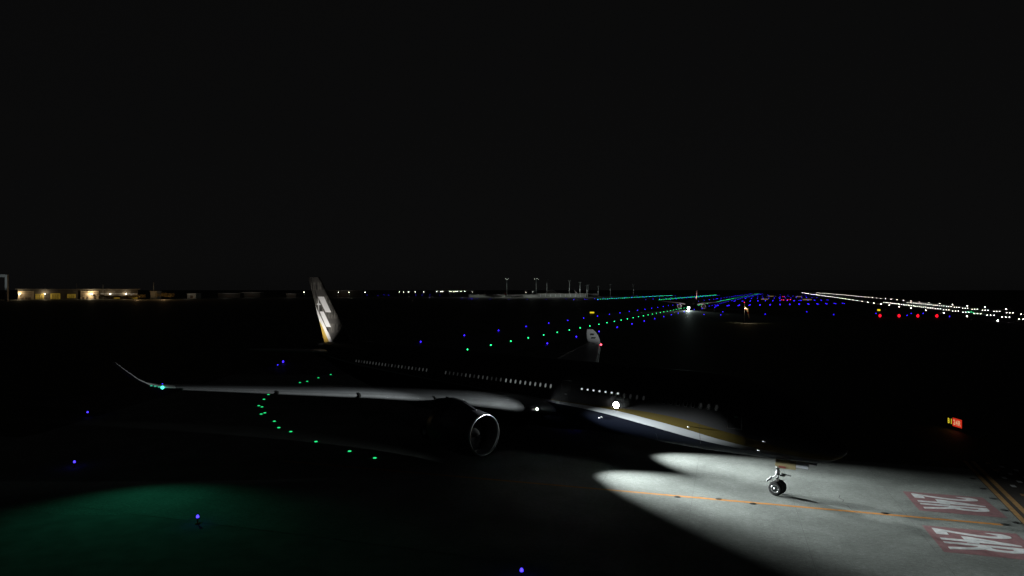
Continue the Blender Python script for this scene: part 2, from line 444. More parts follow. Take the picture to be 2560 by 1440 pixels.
# wing stations: y, leading edge x, chord, leading edge z, thickness ratio, twist(deg, nose up)
WS = [(0.0, 22.2, 16.6, 4.2, .13, 3), (2.6, 24.0, 15.0, 4.32, .13, 3), (4.2, 25.2, 13.6, 4.62, .125, 2.5), (7.5, 27.5, 11.2, 5.22, .118, 2), (10.9, 29.9, 8.9, 5.68, .112, 1.5),
      (16, 33.5, 7.1, 6.22, .108, 1), (22, 37.7, 5.2, 6.66, .105, 0.5), (27, 41.2, 3.5, 7.05, .10, 0), (29.9, 43.25, 2.55, 7.26, .095, 0),
      (30.7, 43.75, 2.35, 7.5, .09, 0), (31.3, 44.3, 2.5, 7.9, .075, 0), (31.8, 45.0, 2.25, 8.45, .07, 0), (32.15, 45.65, 1.85, 8.85, .07, 0), (32.4, 46.35, 1.2, 9.22, .07, 0)]
CANT = [0, 0, 4, 4, 4, 4, 4, 5, 10, 30, 48, 58, 64, 66]
AIR = [(1, 0), (.9, .018), (.75, .047), (.55, .072), (.35, .083), (.2, .076), (.1, .058), (.04, .037), (.012, .02), (0, 0), (.012, -.017), (.04, -.028), (.1, -.04), (.2, -.049), (.35, -.053), (.55, -.043), (.75, -.022), (.9, -.006)]
def wing_at(y):
    y = abs(y)
    for i in range(len(WS) - 1):
        if WS[i][0] <= y <= WS[i + 1][0]:
            t = (y - WS[i][0]) / (WS[i + 1][0] - WS[i][0])
            return [WS[i][k] + (WS[i + 1][k] - WS[i][k]) * t for k in range(6)] + [CANT[i] + (CANT[i + 1] - CANT[i]) * t]
    return list(WS[-1]) + [CANT[-1]]
def wing_ring(y, side, prof=AIR, dx=0.0, dz=0.0, sc=1.0, droop=0.0):
    yy, lx, ch, lz, tc, tw, ca = wing_at(y)
    tw, ca = radians(tw), radians(ca); ring = []
    k = tc / .136
    for c, t in prof:
        c, t = c * ch * sc, t * ch * k * sc
        if droop: c, t = c * cos(droop) + t * sin(droop), t * cos(droop) - (-c) * sin(-droop)
        x = lx + c * cos(tw) + t * sin(tw) + dx; h = t * cos(tw) - c * sin(tw) + dz
        ring.append(Vector((x, side * (yy - h * sin(ca)), lz + h * cos(ca))))
    return ring if side > 0 else ring[::-1]

def wing_root_point(y): return wing_at(y)

def build_airliner(root):
    P = {}
    mb = MB()
    NR = 72
    rings = []
    for x, ry, rz_, cz in ST:
        rings.append([Vector((x, ry * cos(2 * pi * k / NR), cz + rz_ * sin(2 * pi * k / NR))) for k in range(NR)])
    mb.loft(rings, M['hull'])
    # wing to body fairing
    fr = []
    for x, w, lo, hi in ((20.5, .3, 3.0, 3.3), (22, 2.4, 2.45, 4.0), (24.5, 3.35, 2.2, 4.6), (29, 3.75, 2.05, 4.7), (36, 3.75, 2.05, 4.6), (40, 3.2, 2.3, 4.4), (43.5, 1.6, 2.6, 3.8), (45, .3, 2.8, 3.2)):
        fr.append([Vector((x, w * cos(2 * pi * k / 32), (lo + hi) / 2 + (hi - lo) / 2 * sin(2 * pi * k / 32))) for k in range(32)])
    mb.loft(fr, M['hull'])
    fus = P['fuselage'] = mb.build('fuselage', root)
    # cockpit glazing
    for side in (1, -1):
        for a, b in ((1.75, 2.35), (2.42, 3.05), (3.12, 3.75)):
            pts = [on_hull(x, z, .012, side) for x, z in ((a, hull(a)[2] + .78 * hull(a)[1]), (b, hull(b)[2] + .74 * hull(b)[1]), (b, hull(b)[2] + .40 * hull(b)[1]), (a + .1, hull(a)[2] + .45 * hull(a)[1]))]
            cg = MB(); cg.poly(pts if side < 0 else pts[::-1], M['glass']); cg.build('cockpit_window', root)
    # doors: a thin raised outline and a sill strip on the hull
    for x, w in ((6.9, 1.07), (22.85, 1.07), (41.0, 1.07), (57.7, 1.07)):
        d = MB()
        z0, z1 = 5.02, 7.05
        def bar(xa, za, xb, zb, t=.016):
            n = 8; q0 = [on_hull(xa + (xb - xa) * i / n, za + (zb - za) * i / n, .006) for i in range(n + 1)]
            q1 = []
            for i in range(n + 1):
                xx, zz = xa + (xb - xa) * i / n, za + (zb - za) * i / n
                q1.append(on_hull(xx + (t if xa == xb else 0), zz + (t if za == zb else 0), .02))
            d.add(q0 + q1, [(i, i + 1, n + 2 + i, n + 1 + i) for i in range(n)], M['frame'])
        bar(x - w / 2, z0, x - w / 2, z1); bar(x + w / 2, z0, x + w / 2, z1); bar(x - w / 2, z0, x + w / 2, z0); bar(x - w / 2, z1, x + w / 2, z1)
        do = d.build('cabin_door', root)
        h = MB(); h.box(on_hull(x - .1, 5.9, .012), (.28, .03, .07), M['chrome']); h.build('handle', do)
        if x == 22.85:
            s = MB(); s.box(on_hull(x + .2, 4.98, .02), (1.7, .05, .035), M['whitepaint']); s.build('sill', do)
    for xs, z0, z1 in ((9.7, 5.05, 3.3), (13.9, 3.6, 2.9)):      # dark skin seams
        sm = MB(); n = 12
        q0 = [on_hull(xs + .35 * (k / n) ** 2, z0 + (z1 - z0) * k / n, .004) for k in range(n + 1)]
        q1 = [on_hull(xs + .03 + .35 * (k / n) ** 2, z0 + (z1 - z0) * k / n, .006) for k in range(n + 1)]
        sm.add(q0 + q1, [(k, k + 1, n + 2 + k, n + 1 + k) for k in range(n)], M['hose']); sm.build('skin_seam', root)
    # cabin windows; their pane glow imitates glints of the aircraft's lamps
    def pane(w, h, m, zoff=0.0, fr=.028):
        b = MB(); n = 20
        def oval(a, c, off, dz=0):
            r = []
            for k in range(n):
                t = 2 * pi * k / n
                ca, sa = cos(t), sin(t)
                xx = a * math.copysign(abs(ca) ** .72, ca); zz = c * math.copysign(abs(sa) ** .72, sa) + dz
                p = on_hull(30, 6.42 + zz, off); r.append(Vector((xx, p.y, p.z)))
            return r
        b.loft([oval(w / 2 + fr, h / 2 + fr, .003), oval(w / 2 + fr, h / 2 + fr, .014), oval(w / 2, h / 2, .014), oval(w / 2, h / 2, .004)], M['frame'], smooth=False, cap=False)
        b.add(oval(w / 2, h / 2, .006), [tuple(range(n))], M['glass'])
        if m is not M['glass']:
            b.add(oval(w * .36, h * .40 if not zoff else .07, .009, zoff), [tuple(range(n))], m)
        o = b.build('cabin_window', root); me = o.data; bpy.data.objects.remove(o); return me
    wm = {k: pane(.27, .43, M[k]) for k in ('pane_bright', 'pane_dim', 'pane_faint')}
    wm['glint'] = pane(.27, .43, M['pane_glint'], .10, .012); wm['dark'] = pane(.27, .43, M['glass'])
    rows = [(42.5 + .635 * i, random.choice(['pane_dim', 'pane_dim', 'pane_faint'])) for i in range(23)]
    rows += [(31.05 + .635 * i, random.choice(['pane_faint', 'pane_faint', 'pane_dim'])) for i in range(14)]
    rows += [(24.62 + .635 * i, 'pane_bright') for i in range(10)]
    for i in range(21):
        rows.append((21.05 - .635 * i, 'glint' if i < 7 else 'pane_faint' if i < 11 or i > 17 else 'dark'))
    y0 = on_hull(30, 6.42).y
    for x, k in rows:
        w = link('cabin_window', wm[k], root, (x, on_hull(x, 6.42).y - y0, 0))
    # fin and rudder
    FT = [(0, 0), (.02, .22), (.08, .42), (.2, .5), (.4, .46), (.6, .34), (.8, .17), (1, 0.02)]
    def fin_edges(z):
        t = (z - 7.85) / (17.05 - 7.85)
        return 61.0 + (69.75 - 61.0) * t, 68.3 + (72.75 - 68.3) * t
    def fin_half(x, z):
        a, b = fin_edges(z); c = (x - a) / (b - a); T = .095 * (b - a)
        for (c0, t0), (c1, t1) in zip(FT, FT[1:]):
            if c0 <= c <= c1: return (t0 + (t1 - t0) * (c - c0) / (c1 - c0)) * T
        return 0.0
    def fin_ring(z, c0, c1):
        a, b = fin_edges(z); cs = [c for c, _ in FT if c0 < c < c1]; cs = [c0] + cs + [c1]
        xs = [a + (b - a) * c for c in cs]
        return [Vector((x, fin_half(x, z), z)) for x in xs] + [Vector((x, -fin_half(x, z) - .004, z)) for x in reversed(xs)]
    fb = MB(); fb.loft([fin_ring(z, 0, .69) for z in (7.2, 9, 11, 13, 15, 16.6)] + [fin_ring(17.0, .05, .69)], M['fin'])
    rb = MB(); rb.loft([fin_ring(z, .695, 1) for z in (7.85, 9, 11, 13, 15, 16.6)] + [fin_ring(17.0, .695, .97)], M['fin'])
    def patch(poly, m, off):
        """a flat marking laid on both faces of the fin, split between fin and rudder"""
        (x0, z0), (x1, z1), (x2, z2), (x3, z3) = poly      # upper aft, upper fwd, lower fwd, lower aft
        for side in (1, -1):
            nu, nv = 10, 8
            def pt(i, j):
                u, v = i / nu, j / nv
                x = (x0 * (1 - u) + x1 * u) * (1 - v) + (x3 * (1 - u) + x2 * u) * v
                z = (z0 * (1 - u) + z1 * u) * (1 - v) + (z3 * (1 - u) + z2 * u) * v
                return Vector((x, side * (fin_half(x, z) + off), z))
            for i in range(nu):
                for j in range(nv):
                    q = [pt(i, j), pt(i + 1, j), pt(i + 1, j + 1), pt(i, j + 1)]
                    cx = sum(p.x for p in q) / 4; cz = sum(p.z for p in q) / 4
                    a, b = fin_edges(cz)
                    (fb if (cx - a) / (b - a) < .692 else rb).add(q if side > 0 else q[::-1], [(0, 1, 2, 3)], m, True)
    patch([(69.9, 14.27), (68.15, 14.27), (66.2, 12.14), (67.75, 12.14)], M['whitepaint'], .012)
    patch([(69.5, 12.2), (68.3, 12.2), (66.25, 10.12), (67.7, 10.12)], M['whitepaint'], .012)
    def te(z): return fin_edges(z)[1] - .03
    # gold wedge along the trailing edge, with a white sweep ahead of it
    zs = [10.95, 10.2, 9.4, 8.6, 7.88]; gf = [te(10.95) - .02, 68.95, 68.2, 67.45, 66.75]
    for (za, xa), (zb, xb) in zip(zip(zs, gf), zip(zs[1:], gf[1:])):
        patch([(te(za), za), (xa, za), (xb, zb), (te(zb), zb)], M['goldpaint'], .010)
    zs = [13.0, 12.3, 11.6, 10.95, 10.2, 9.4, 8.6, 7.88]; wa = [te(13.0), te(12.3), te(11.6), te(10.95) - .02, 68.95, 68.2, 67.45, 66.75]
    wf = [te(13.0) - .02, 70.1, 69.4, 68.75, 67.95, 67.15, 66.4, 65.75]
    for k in range(7):
        patch([(wa[k], zs[k]), (wf[k], zs[k]), (wf[k + 1], zs[k + 1]), (wa[k + 1], zs[k + 1])], M['whitepaint'], .011)
    # four-pointed star
    sx, sz = 69.75, 13.2
    for side in (1, -1):
        pts = []
        for k in range(8):
            r = ((1.05 if k % 4 == 2 else .85) if k % 2 == 0 else .22) * (1.35 if k == 6 else 1); t = k * pi / 4
            x, z = sx + r * cos(t), sz + r * sin(t)
            pts.append(Vector((x, side * (fin_half(min(x, te(z)), z) + .02), z)))
        c = Vector((sx, side * (fin_half(sx, sz) + .03), sz))
        for k in range(8):
            t = [c, pts[k], pts[(k + 1) % 8]]
            rb.add(t if side < 0 else t[::-1], [(0, 1, 2)], M['whitepaint'])
    fo = P['fin'] = fb.build('tail_fin', root); P['rudder'] = rb.build('rudder', fo)
    # tailplanes
    for side in (1, -1):
        t = MB(); rings = []
        for y, lx, ch, z in ((.3, 63.6, 6.4, 6.75), (4, 66.2, 4.7, 7.0), (8.6, 69.4, 2.7, 7.3), (9.6, 70.6, 1.5, 7.35)):
            r = [Vector((lx + c * ch, side * y, z + h * ch * .75)) for c, h in AIR]
            rings.append(r if side > 0 else r[::-1])
        t.loft(rings, M['wing']); t.build('tailplane', root)
    ax = MB(); ax.lathe([(.0, 73.5), (.30, 73.5), (.30, 73.9), (.22, 74.0), (.2, 73.6), (0, 73.6)], M['exhaust'], 'x', (0, 0, 7.0), 20); ax.build('exhaust_cone', root)
    # wings
    for side in (1, -1):
        w = MB()
        w.loft([wing_ring(y, side) for y in (0, 2.6, 4.2, 6, 7.5, 9.2, 10.9, 13, 16, 19, 22, 25, 27, 29.0)], M['wing'])
        wo = w.build('wing', root)
        wl = MB()
        wl.loft([wing_ring(y, side) for y in (29.03, 29.9, 30.3, 30.7, 31, 31.3, 31.55, 31.8, 32.0, 32.15, 32.3, 32.4)], M['whitepaint'])
        for cx, yy in ((.42, 31.25), (.46, 31.72)):      # dark emblem on the inner face
            r = wing_ring(yy, side); r2 = wing_ring(yy + .22, side)
            if side < 0: r, r2 = r[::-1], r2[::-1]
            a, b, c, d = r[2], r[4], r2[5], r2[3]
            nrm = (b - a).cross(c - a).normalized()
            if nrm.z < 0: nrm = -nrm
            off = nrm * .02
            wl.poly([a + (b - a) * .25 + off, b + off, c + off, d + off], M['darkmark'])
        wl.build('winglet', wo)
        # leading edge slats, slightly drooped and proud of the wing
        SP = [(.145, .074), (.10, .066), (.06, .053), (.03, .037), (.01, .02), (0, .002), (.008, -.016), (.03, -.03), (.06, -.038), (.09, -.042), (.085, -.02), (.10, .03)]
        for ya, yb in ((5.2, 10.75), (11.75, 17.0), (17.06, 22.5), (22.56, 28.6)):
            s = MB(); n = 6
            ys = [ya + (yb - ya) * i / n for i in range(n + 1)]
            rr = [wing_ring(q, side, SP, -.10 - .010 * (30 - q), -.10 - .006 * (30 - q)) for q in ys]
            s.loft(rr, M['slat'], smooth=True); so = s.build('slat', wo)
            for q in (rr[0], rr[-1]):            # dark seal at each end
                cpt = sum(q, Vector()) / len(q); sb = MB(); dy = Vector((0, .06, 0))
                big_ = [cpt + (p - cpt) * 1.07 for p in q]
                sb.loft([[p - dy for p in big_], [p + dy for p in big_]], M['hose'], smooth=False); sb.build('slat_seal', so)
        # flap track fairings below the trailing edge
        for y in (7.2, 13.2, 18.2, 23.2):
            _, lx, ch, lz, *_r = wing_at(y); f = MB(); xs = lx + ch * .62
            f.lathe([(.02, 0), (.2, .4), (.33, 1.3), (.3, 2.4), (.15, 3.6), (.02, 4.1)], M['wing'], 'x', (xs, side * y, lz - .5), 14); f.build('flap_fairing', wo)
        # lamps on the wing
        nl = MB(); nl.lathe([(0, -.14), (.1, -.1), (.15, 0), (.1, .1), (0, .14)], L['nav'] if side > 0 else L['navred'], 'y', (0, 0, 0), 14)
        no = nl.build('nav_light', wo, (43.06, side * 29.92, 7.27))
        if side > 0:
            for i in range(3):
                b = MB(); b.box((0, 0, 0), (.05, .14, .10), L['strobe']); b.build('strobe_light', wo, (43.22 + .16 * i, side * (30.12 + .24 * i), 7.33 + .06 * i))
        hl = MB(); hl.lathe([(.0, -.02), (.08, -.01), (.10, .02), (.115, .06)], L['landing'], 'x', (0, 0, 0), 20)
        hl.lathe([(.12, .0), (.15, -.01), (.15, .3), (.12, .3)], M['chrome'], 'x', (0, 0, 0), 20)
        lx = wing_at(4.2)[1]
        hl.build('landing_light', wo, (lx - .12, side * 4.2, 4.44))
        # engine
        e = MB(); c0 = (25.35, side * 10.5, 3.02)
        e.lathe([(1.775, .16), (1.86, .5), (1.98, 1.3), (2.02, 2.2), (1.95, 3.6), (1.74, 5.0), (1.52, 5.9), (1.45, 5.9), (1.5, 4.9)], M['nacelle'], 'x', c0, 56)
        e.lathe([(1.60, .18), (1.56, .5), (1.54, .9), (1.52, 1.6)], M['duct'], 'x', c0, 56)
        e.lathe([(0, 7.4), (.3, 7.0), (.62, 6.2), (1.0, 5.4), (1.42, 5.0)], M['exhaust'], 'x', c0, 40)
        # pylon
        pr = []
        for x, zb, zt, ww in ((26.4, 4.7, 5.0, .06), (28, 4.7, 5.55, .22), (31, 4.4, 5.85, .26), (34, 4.3, 5.6, .22), (36.5, 4.6, 5.1, .05)):
            pr.append([Vector((x, side * 10.5 - ww, zb)), Vector((x, side * 10.5 + ww, zb)), Vector((x, side * 10.5 + ww * .8, zt)), Vector((x, side * 10.5 - ww * .8, zt))])
        e.loft(pr, M['nacelle'], smooth=False)
        eo = e.build('engine', root)
        lp = MB(); prof = []
        for k in range(13):
            t = -pi / 2 + pi * k / 12 * 1.0
            prof.append((1.687 + .088 * sin(t), .165 - .165 * cos(t)))
        lp.lathe(prof, M['lip'], 'x', c0, 72); lp.build('inlet_lip', eo)
        f = MB()
        f.lathe([(1.53, 1.55), (0, 1.6)], M['spinner'], 'x', c0, 48)
        for k in range(22):
            a = 2 * pi * k / 22; v = []
            for i in range(5):
                r = .42 + 1.08 * i / 4; tw = radians(35 + 28 * i / 4); cd = .2 + .1 * i / 4
                for sgn in (-1, 1):
                    ang = a + .12 * sin(i / 4 * 2.4) + sgn * cd * sin(tw) / max(r, .4) * .5
                    v.append(Vector((c0[0] + 1.32 + sgn * cd * .5 * cos(tw), c0[1] + r * cos(ang), c0[2] + r * sin(ang))))
            f.add(v, [(2 * i, 2 * i + 1, 2 * i + 3, 2 * i + 2) for i in range(4)], M['fan'], True)
        fo2 = f.build('fan', eo)
        sp = MB(); sp.lathe([(0, .72), (.12, .78), (.28, 1.0), (.42, 1.38)], M['spinner'], 'x', c0, 24); sp.build('spinner', fo2)
    # fuselage lamp ahead of the wing
    sl = MB()
    sl.lathe([(0, .24), (.14, .21), (.23, .12), (.27, 0)], L['landing'], 'y', (0, 0, 0), 24)
    sl.lathe([(.27, -.02), (.33, -.02), (.32, .05), (.272, .02)], M['chrome'], 'y', (0, 0, 0), 24)
    P['lamp'] = sl.build('flood_light', root, (17.3, on_hull(17.3, 5.57).y, 5.57))
    # probes and small plates on the hull
    for x, z in ((19.0, 4.38), (19.25, 4.27), (10.7, 4.7), (5.5, 3.6), (4.9, 4.4)):
        p = on_hull(x, z, .02); pb = MB(); pb.tube([p, p + Vector((0, .10, -.03)), p + Vector((-.2, .12, -.03))], .025, M['frame'], 8); pb.build('probe', root)
    # nose gear
    ng = MB(); gx = 4.9
    ng.tube([(gx, 0, 2.9), (gx, 0, 1.45)], .115, M['gear'], 14); ng.tube([(gx, 0, 1.5), (gx, 0, .52)], .075, M['chrome'], 14)
    ng.lathe([(.15, 1.44), (.17, 1.5), (.17, 1.62), (.15, 1.68)], M['gear'], 'z', (gx, 0, 0), 16)
    ng.tube([(gx, -.45, .53), (gx, .45, .53)], .07, M['gear'], 12)
    ng.tube([(gx - .05, 0, 1.95), (gx - 1.2, 0, 2.8)], .06, M['gear'], 10)
    ng.tube([(gx + .1, -.14, 2.5), (gx + .1, -.14, 1.2)], .03, M['hose'], 8); ng.tube([(gx - .1, .14, 2.6), (gx - .12, .15, 1.1)], .025, M['hose'], 8)
    for k in range(5): ng.box((gx - .08 + .02 * k, .13 * (-1) ** k, 1.55 + .2 * k), (.16, .12, .10), M['gear' if k % 2 else 'hose'])
    go = ng.build('nose_gear', root)
    tl = MB(); tl.tube([(gx + .12, 0, 1.42), (gx + .52, 0, 1.08)], .045, M['gear'], 8); tl.tube([(gx + .52, 0, 1.08), (gx + .12, 0, .72)], .045, M['gear'], 8); tl.build('torque_link', go)
    for side in (1, -1):
        t = MB(); t.tube([(gx - .1, side * .12, 1.42), (gx - .22, side * .62, 1.33)], [.07, .09], M['gear'], 12); t.tube([(gx - .22, side * .62, 1.33), (gx - .32, side * .66, 1.32)], .10, M['chrome'], 14)
        t.build('steering_actuator', go)
        wh = MB(); y = side * .33; R = .525
        wh.lathe([(.27, -.17), (.36, -.19), (.46, -.185), (.505, -.14), (R, -.06), (R, .06), (.505, .14), (.46, .185), (.36, .19), (.27, .17)], M['rubber'], 'y', (gx, y, R), 40)
        wo = wh.build('wheel', go)
        rmh = MB(); s = side
        rmh.lathe([(.28, .15 * s), (.285, .175 * s), (.25, .17 * s), (.23, .10 * s), (.12, .08 * s), (.11, .16 * s), (.06, .20 * s), (0, .205 * s)], M['rim'], 'y', (gx, y, R), 30)
        for k in range(9):
            a = 2 * pi * k / 9; rmh.box((gx + .175 * cos(a), y + s * .095, R + .175 * sin(a)), (.06, .02, .06), M['hose'])
        rmh.build('rim', wo)
    dl = MB(); dl.tube([(gx + .3, .30, 1.32), (gx + .62, .44, .98)], .075, M['gear'], 12); dl.build('landing_lamp_housing', go)
    dl = MB(); dl.tube([(gx - .25, -.1, 1.6), (gx - .95, -.12, 1.52)], .045, M['hose'], 8); dl.build('tow_fitting', go)
    # gear bay doors hanging beside the strut
    for side in (1, -1):
        d = MB(); yy = side * .78; gx = 3.8
        n = 8; top = []; 
        pr = [(gx + .95, 2.33), (gx + .9, 2.83), (gx - .35, 2.87), (gx - .55, 2.87), (gx - .55, 2.27), (gx + .55, 2.20)]
        vs = [Vector((x, yy + t, z)) for t in (-.03, .03) for x, z in pr]; k = len(pr)
        d.add(vs, [tuple(range(k)), tuple(reversed(range(k, 2 * k)))] + [(i, i + k, (i + 1) % k + k, (i + 1) % k) for i in range(k)], M['doorgold'])
        d.box((gx + .42, yy + side * .034, 2.32), (.5, .02, .14), M['doorred'])
        do = d.build('nose_gear_door', root)
        d2 = MB(); d2.box((gx - 1.02, yy, 2.67), (.88, .05, .42), M['doorgrey']); d2.box((gx - 1.02, yy + side * .03, 2.46), (.92, .03, .04), M['frame']); d2.box((gx - 1.46, yy + side * .03, 2.67), (.04, .03, .42), M['frame'])
        d2.build('forward_gear_door', root)
    # main gear, three axles each side
    for side in (1, -1):
        g_ = MB(); gx2, gy = 37.4, side * 5.35
        g_.tube([(gx2, gy, 4.6), (gx2, gy, 1.0)], .2, M['gear'], 14); g_.tube([(gx2 - 1.5, gy, .7), (gx2 + 1.5, gy, .7)], .14, M['gear'], 12)
        g_.tube([(gx2, gy, 2.2), (gx2 - .2, side * 3.2, 3.6)], .1, M['gear'], 10)
        mo = g_.build('main_gear', root)
        for dx in (-1.4, 0, 1.4):
            for dy in (-.62, .62):
                w = MB(); w.lathe([(.3, -.22), (.52, -.25), (.66, -.2), (.7, -.08), (.7, .08), (.66, .2), (.52, .25), (.3, .22)], M['rubber'], 'y', (gx2 + dx, gy + dy, .7), 28)
                wo = w.build('wheel', mo)
                r = MB(); r.lathe([(.31, -.2), (.2, -.12), (0, -.12)], M['rim'], 'y', (gx2 + dx, gy + dy, .7), 20); r.lathe([(.31, .2), (.2, .12), (0, .12)], M['rim'], 'y', (gx2 + dx, gy + dy, .7), 20); r.build('rim', wo)
    return P

AH = 0.764                                    # heading, measured down from +X
HX, HY = cos(AH), -sin(AH)
NOSE = (19.764 + 4.9 * HX, 50.623 + 4.9 * HY, 0)
jet = thing('airliner', 'large twin-engined airliner with gold stripe and white patches on its dark fin, on the taxiway', 'airliner', NOSE, pi - AH)
build_airliner(jet)

# lamps carried by the airliner (same frame as the parts)
WH = (0.93, 1.0, 0.975)
for side in (1, -1):
    az = radians(-0.5 if side > 0 else -1.5); pit = radians(-12.2)
    lamp('landing_beam', 'SPOT', (24.9, side * 4.2, 4.44), 50000, WH, jet, (-cos(pit) * cos(az), cos(pit) * sin(az), sin(pit)), 44, 1.0, .22)
    pit = radians(-6.8); az = radians(.5) * side
    lamp('landing_beam', 'SPOT', (24.9, side * 4.2, 4.44), 62000, WH, jet, (-cos(pit) * cos(az), cos(pit) * sin(az), sin(pit)), 29, 1.0, .22)
    # wing lamps near the door, raking aft along the leading edge and the engine inlet
    lamp('wing_beam', 'SPOT', (17.5, side * 3.2, 5.57), (3400 if side > 0 else 1500), WH, jet, (.83, side * .555, .015), 44, .85, .1)
    aim = Vector((41.5, side * 26.5, 7.0)) if side > 0 else Vector((44.6, side * 31.5, 8.6))
    tip = (aim - Vector((17.5, side * 3.2, 5.57))).normalized()
    lamp('wing_beam', 'SPOT', (17.5, side * 3.2, 5.57), 24000 if side > 0 else 20000, WH, jet, tip, 20 if side > 0 else 8, 1.0, .1)
    lamp('hull_fill', 'SPOT', (25.4, side * 4.9, 5.0), 26, WH, jet, (-.82, -side * .52, .16), 64, 1.0, .1)  # added spot without a lens, imitating landing lamp spill on the hull
lamp('nav_beam', 'SPOT', (42.9, 30.05, 7.2), 640, (.07, 1.0, .53), jet, (-15.4, 9.2, -7.2), 112, 1.0, .05)
lamp('logo_beam', 'SPOT', (68.6, 5.2, 7.35), 3400, (1.0, .95, .87), jet, (-.05, -.60, .55), 82, .9, .08)
lamp('logo_beam', 'SPOT', (68.6, -5.2, 7.35), 3400, (1.0, .95, .87), jet, (-.05, .60, .55), 82, .9, .08)

# ------------------------------------------------------------------ the second airliner, taxiing this way, and two parked ones
far = thing('airliner', 'distant widebody airliner seen nose-on with its landing light on, rolling along the green-lit taxiway', 'airliner', (128.5, 497, 0), 0)
SKIP = ('cabin_window', 'cabin_door', 'probe', 'flood_light', 'strobe_light', 'winglet')
def second(root, heading, scale, finmat, body):
    for ch in list(jet.children):
        if ch.type != 'LIGHT' and ch.name.split('.')[0] not in SKIP: copy_tree(ch, root, SKIP)
    root.rotation_euler = (0, 0, heading); root.scale = (scale,) * 3
    for o in root.children_recursive:
        k = o.name.split('.')[0]
        mt = finmat if k in ('tail_fin', 'rudder') else body if k in ('fuselage', 'wing', 'tailplane', 'slat', 'engine', 'inlet_lip') else None
        if mt:
            for s in o.material_slots: s.link = 'OBJECT'; s.material = mt
            if k == 'engine' and len(o.material_slots) > 1: o.material_slots[1].material = M['duct']
    for o in root.children_recursive:
        if o.name.split('.')[0] in ('landing_light', 'nav_light'):
            for s in o.material_slots: s.link = 'OBJECT'; s.material = M['chrome']
second(far, atan2(.93, .36), .86, M['finpink'], M['paleplane'])
hb = MB(); hb.lathe([(0, .0), (.85, .05), (.95, .2), (0, .25)], L['landing'], 'x', (0, 0, 0), 24)
tlamp = hb.build('taxi_light', far, (4.3, 0, 1.75))
lamp('taxi_beam', 'SPOT', (4.1, 0, 1.75), 26000, (.8, 1.0, .95), far, (-1, 0, -.10), 80, 1.0, .3)
for s in (1, -1):
    lamp('wing_beam', 'SPOT', (15, s * 3.4, 5.2), 7000, (1.0, .85, .85), far, (.8, s * .6, -.03), 60, .9, .3)
lamp('logo_beam', 'SPOT', (66, 6, 8), 3000, (1, .8, .78), far, (-.02, -.6, .5), 90, .9, .2)
lamp('logo_beam', 'SPOT', (66, -6, 8), 3000, (1, .8, .78), far, (-.02, .6, .5), 90, .9, .2)
for (u, v, hd_, sc, fm, lab) in ((1310, 744, 2.6, .62, M['finred'], 'parked airliner with a red tail fin in front of the pale terminal'),
                                 (1256, 744, 2.5, .62, M['paleplane'], 'parked airliner with a pale tail fin in front of the pale terminal'),
                                 (1500, 742, 2.7, .8, M['paleplane'], 'parked airliner with a pale tail fin beside the light masts past the terminal')):
    a = thing('airliner', lab, 'airliner', g(u, v))
    second(a, hd_, sc, fm, M['paleplane'])

# ------------------------------------------------------------------ airfield ground lights
def edge_fixture(lens, r=.085, h=.42):
    root = thing('edge_light', None, None, (0, 0, 0))
    b = MB(); b.lathe([(0, 0), (.16, 0), (.16, .03), (.06, .05), (.035, .08), (.035, h - .10), (.075, h - .08), (.085, h - .03), (0, h - .02)], M['fixture'], 'z', (0, 0, 0), 14); b.build('post', root)
    l = MB(); l.lathe([(r, h - .03), (r * 1.05, h + .05), (r * .7, h + .13), (0, h + .15)], lens, 'z', (0, 0, 0), 14); l.build('lens', root)
    return root
def inset_fixture(lens, r=.10):
    root = thing('inset_light', None, None, (0, 0, 0))
    b = MB(); b.lathe([(0, .025), (.13, .028), (.22, .012), (.24, .0)], M['blackmetal'], 'z', (0, 0, 0), 18); b.build('housing', root)
    if lens:
        l = MB(); l.lathe([(r, .02), (r, .06), (r * .7, .085), (0, .09)], lens, 'z', (0, 0, 0), 14); l.build('lens', root)
    return root
def small_fixture(name, lens, r, h, body=True):
    m = MB()
    if body: m.lathe([(.16, 0), (.05, .05), (.04, h - r), (.10, h - r * .8)], M['fixture'], 'z', (0, 0, 0), 6)
    m.lathe([(r * .5, h - r), (r, h - r * .3), (r, h + r * .3), (r * .5, h + r), (0, h + r)], lens, 'z', (0, 0, 0), 8)
    o = m.build(name); me = o.data; bpy.data.objects.remove(o); return me
def repeat(proto, spots, label, cat, group, name=None):
    for i, p in enumerate(spots):
        if isinstance(proto, bpy.types.Mesh): o = link(name, proto, None, p)
        else:
            o = proto if i == 0 else copy_tree(proto); o.location = p
            if name: o.name = name
        tag(o, label, cat, group)

# blue taxiway edge lights close by
near_blue = [((219, 1040), 'blue edge light alone on the dark grass under the wing tip, farther out of two'), ((186, 1168), 'blue edge light just beyond the rim of the green pool of light'), ((494, 1309), 'blue edge light standing inside the green pool of light'),
             ((694, 918), 'blue edge light above the wing, short of the dark tail'), ((406, 968), 'blue edge light that shows right over the green wing-tip lamp'), ((1430, 1075), 'blue edge light between the engine and the lit hull stripe'),
             ((1304, 1447), 'blue edge light cut by the lower edge of the picture')]
for i, ((u, v), lab) in enumerate(near_blue):
    f = edge_fixture(L['blue']); f.location = g(u, v); f.name = 'taxiway_edge_light'
    tag(f, lab, 'edge light', 'blue edge lights near the airliner')
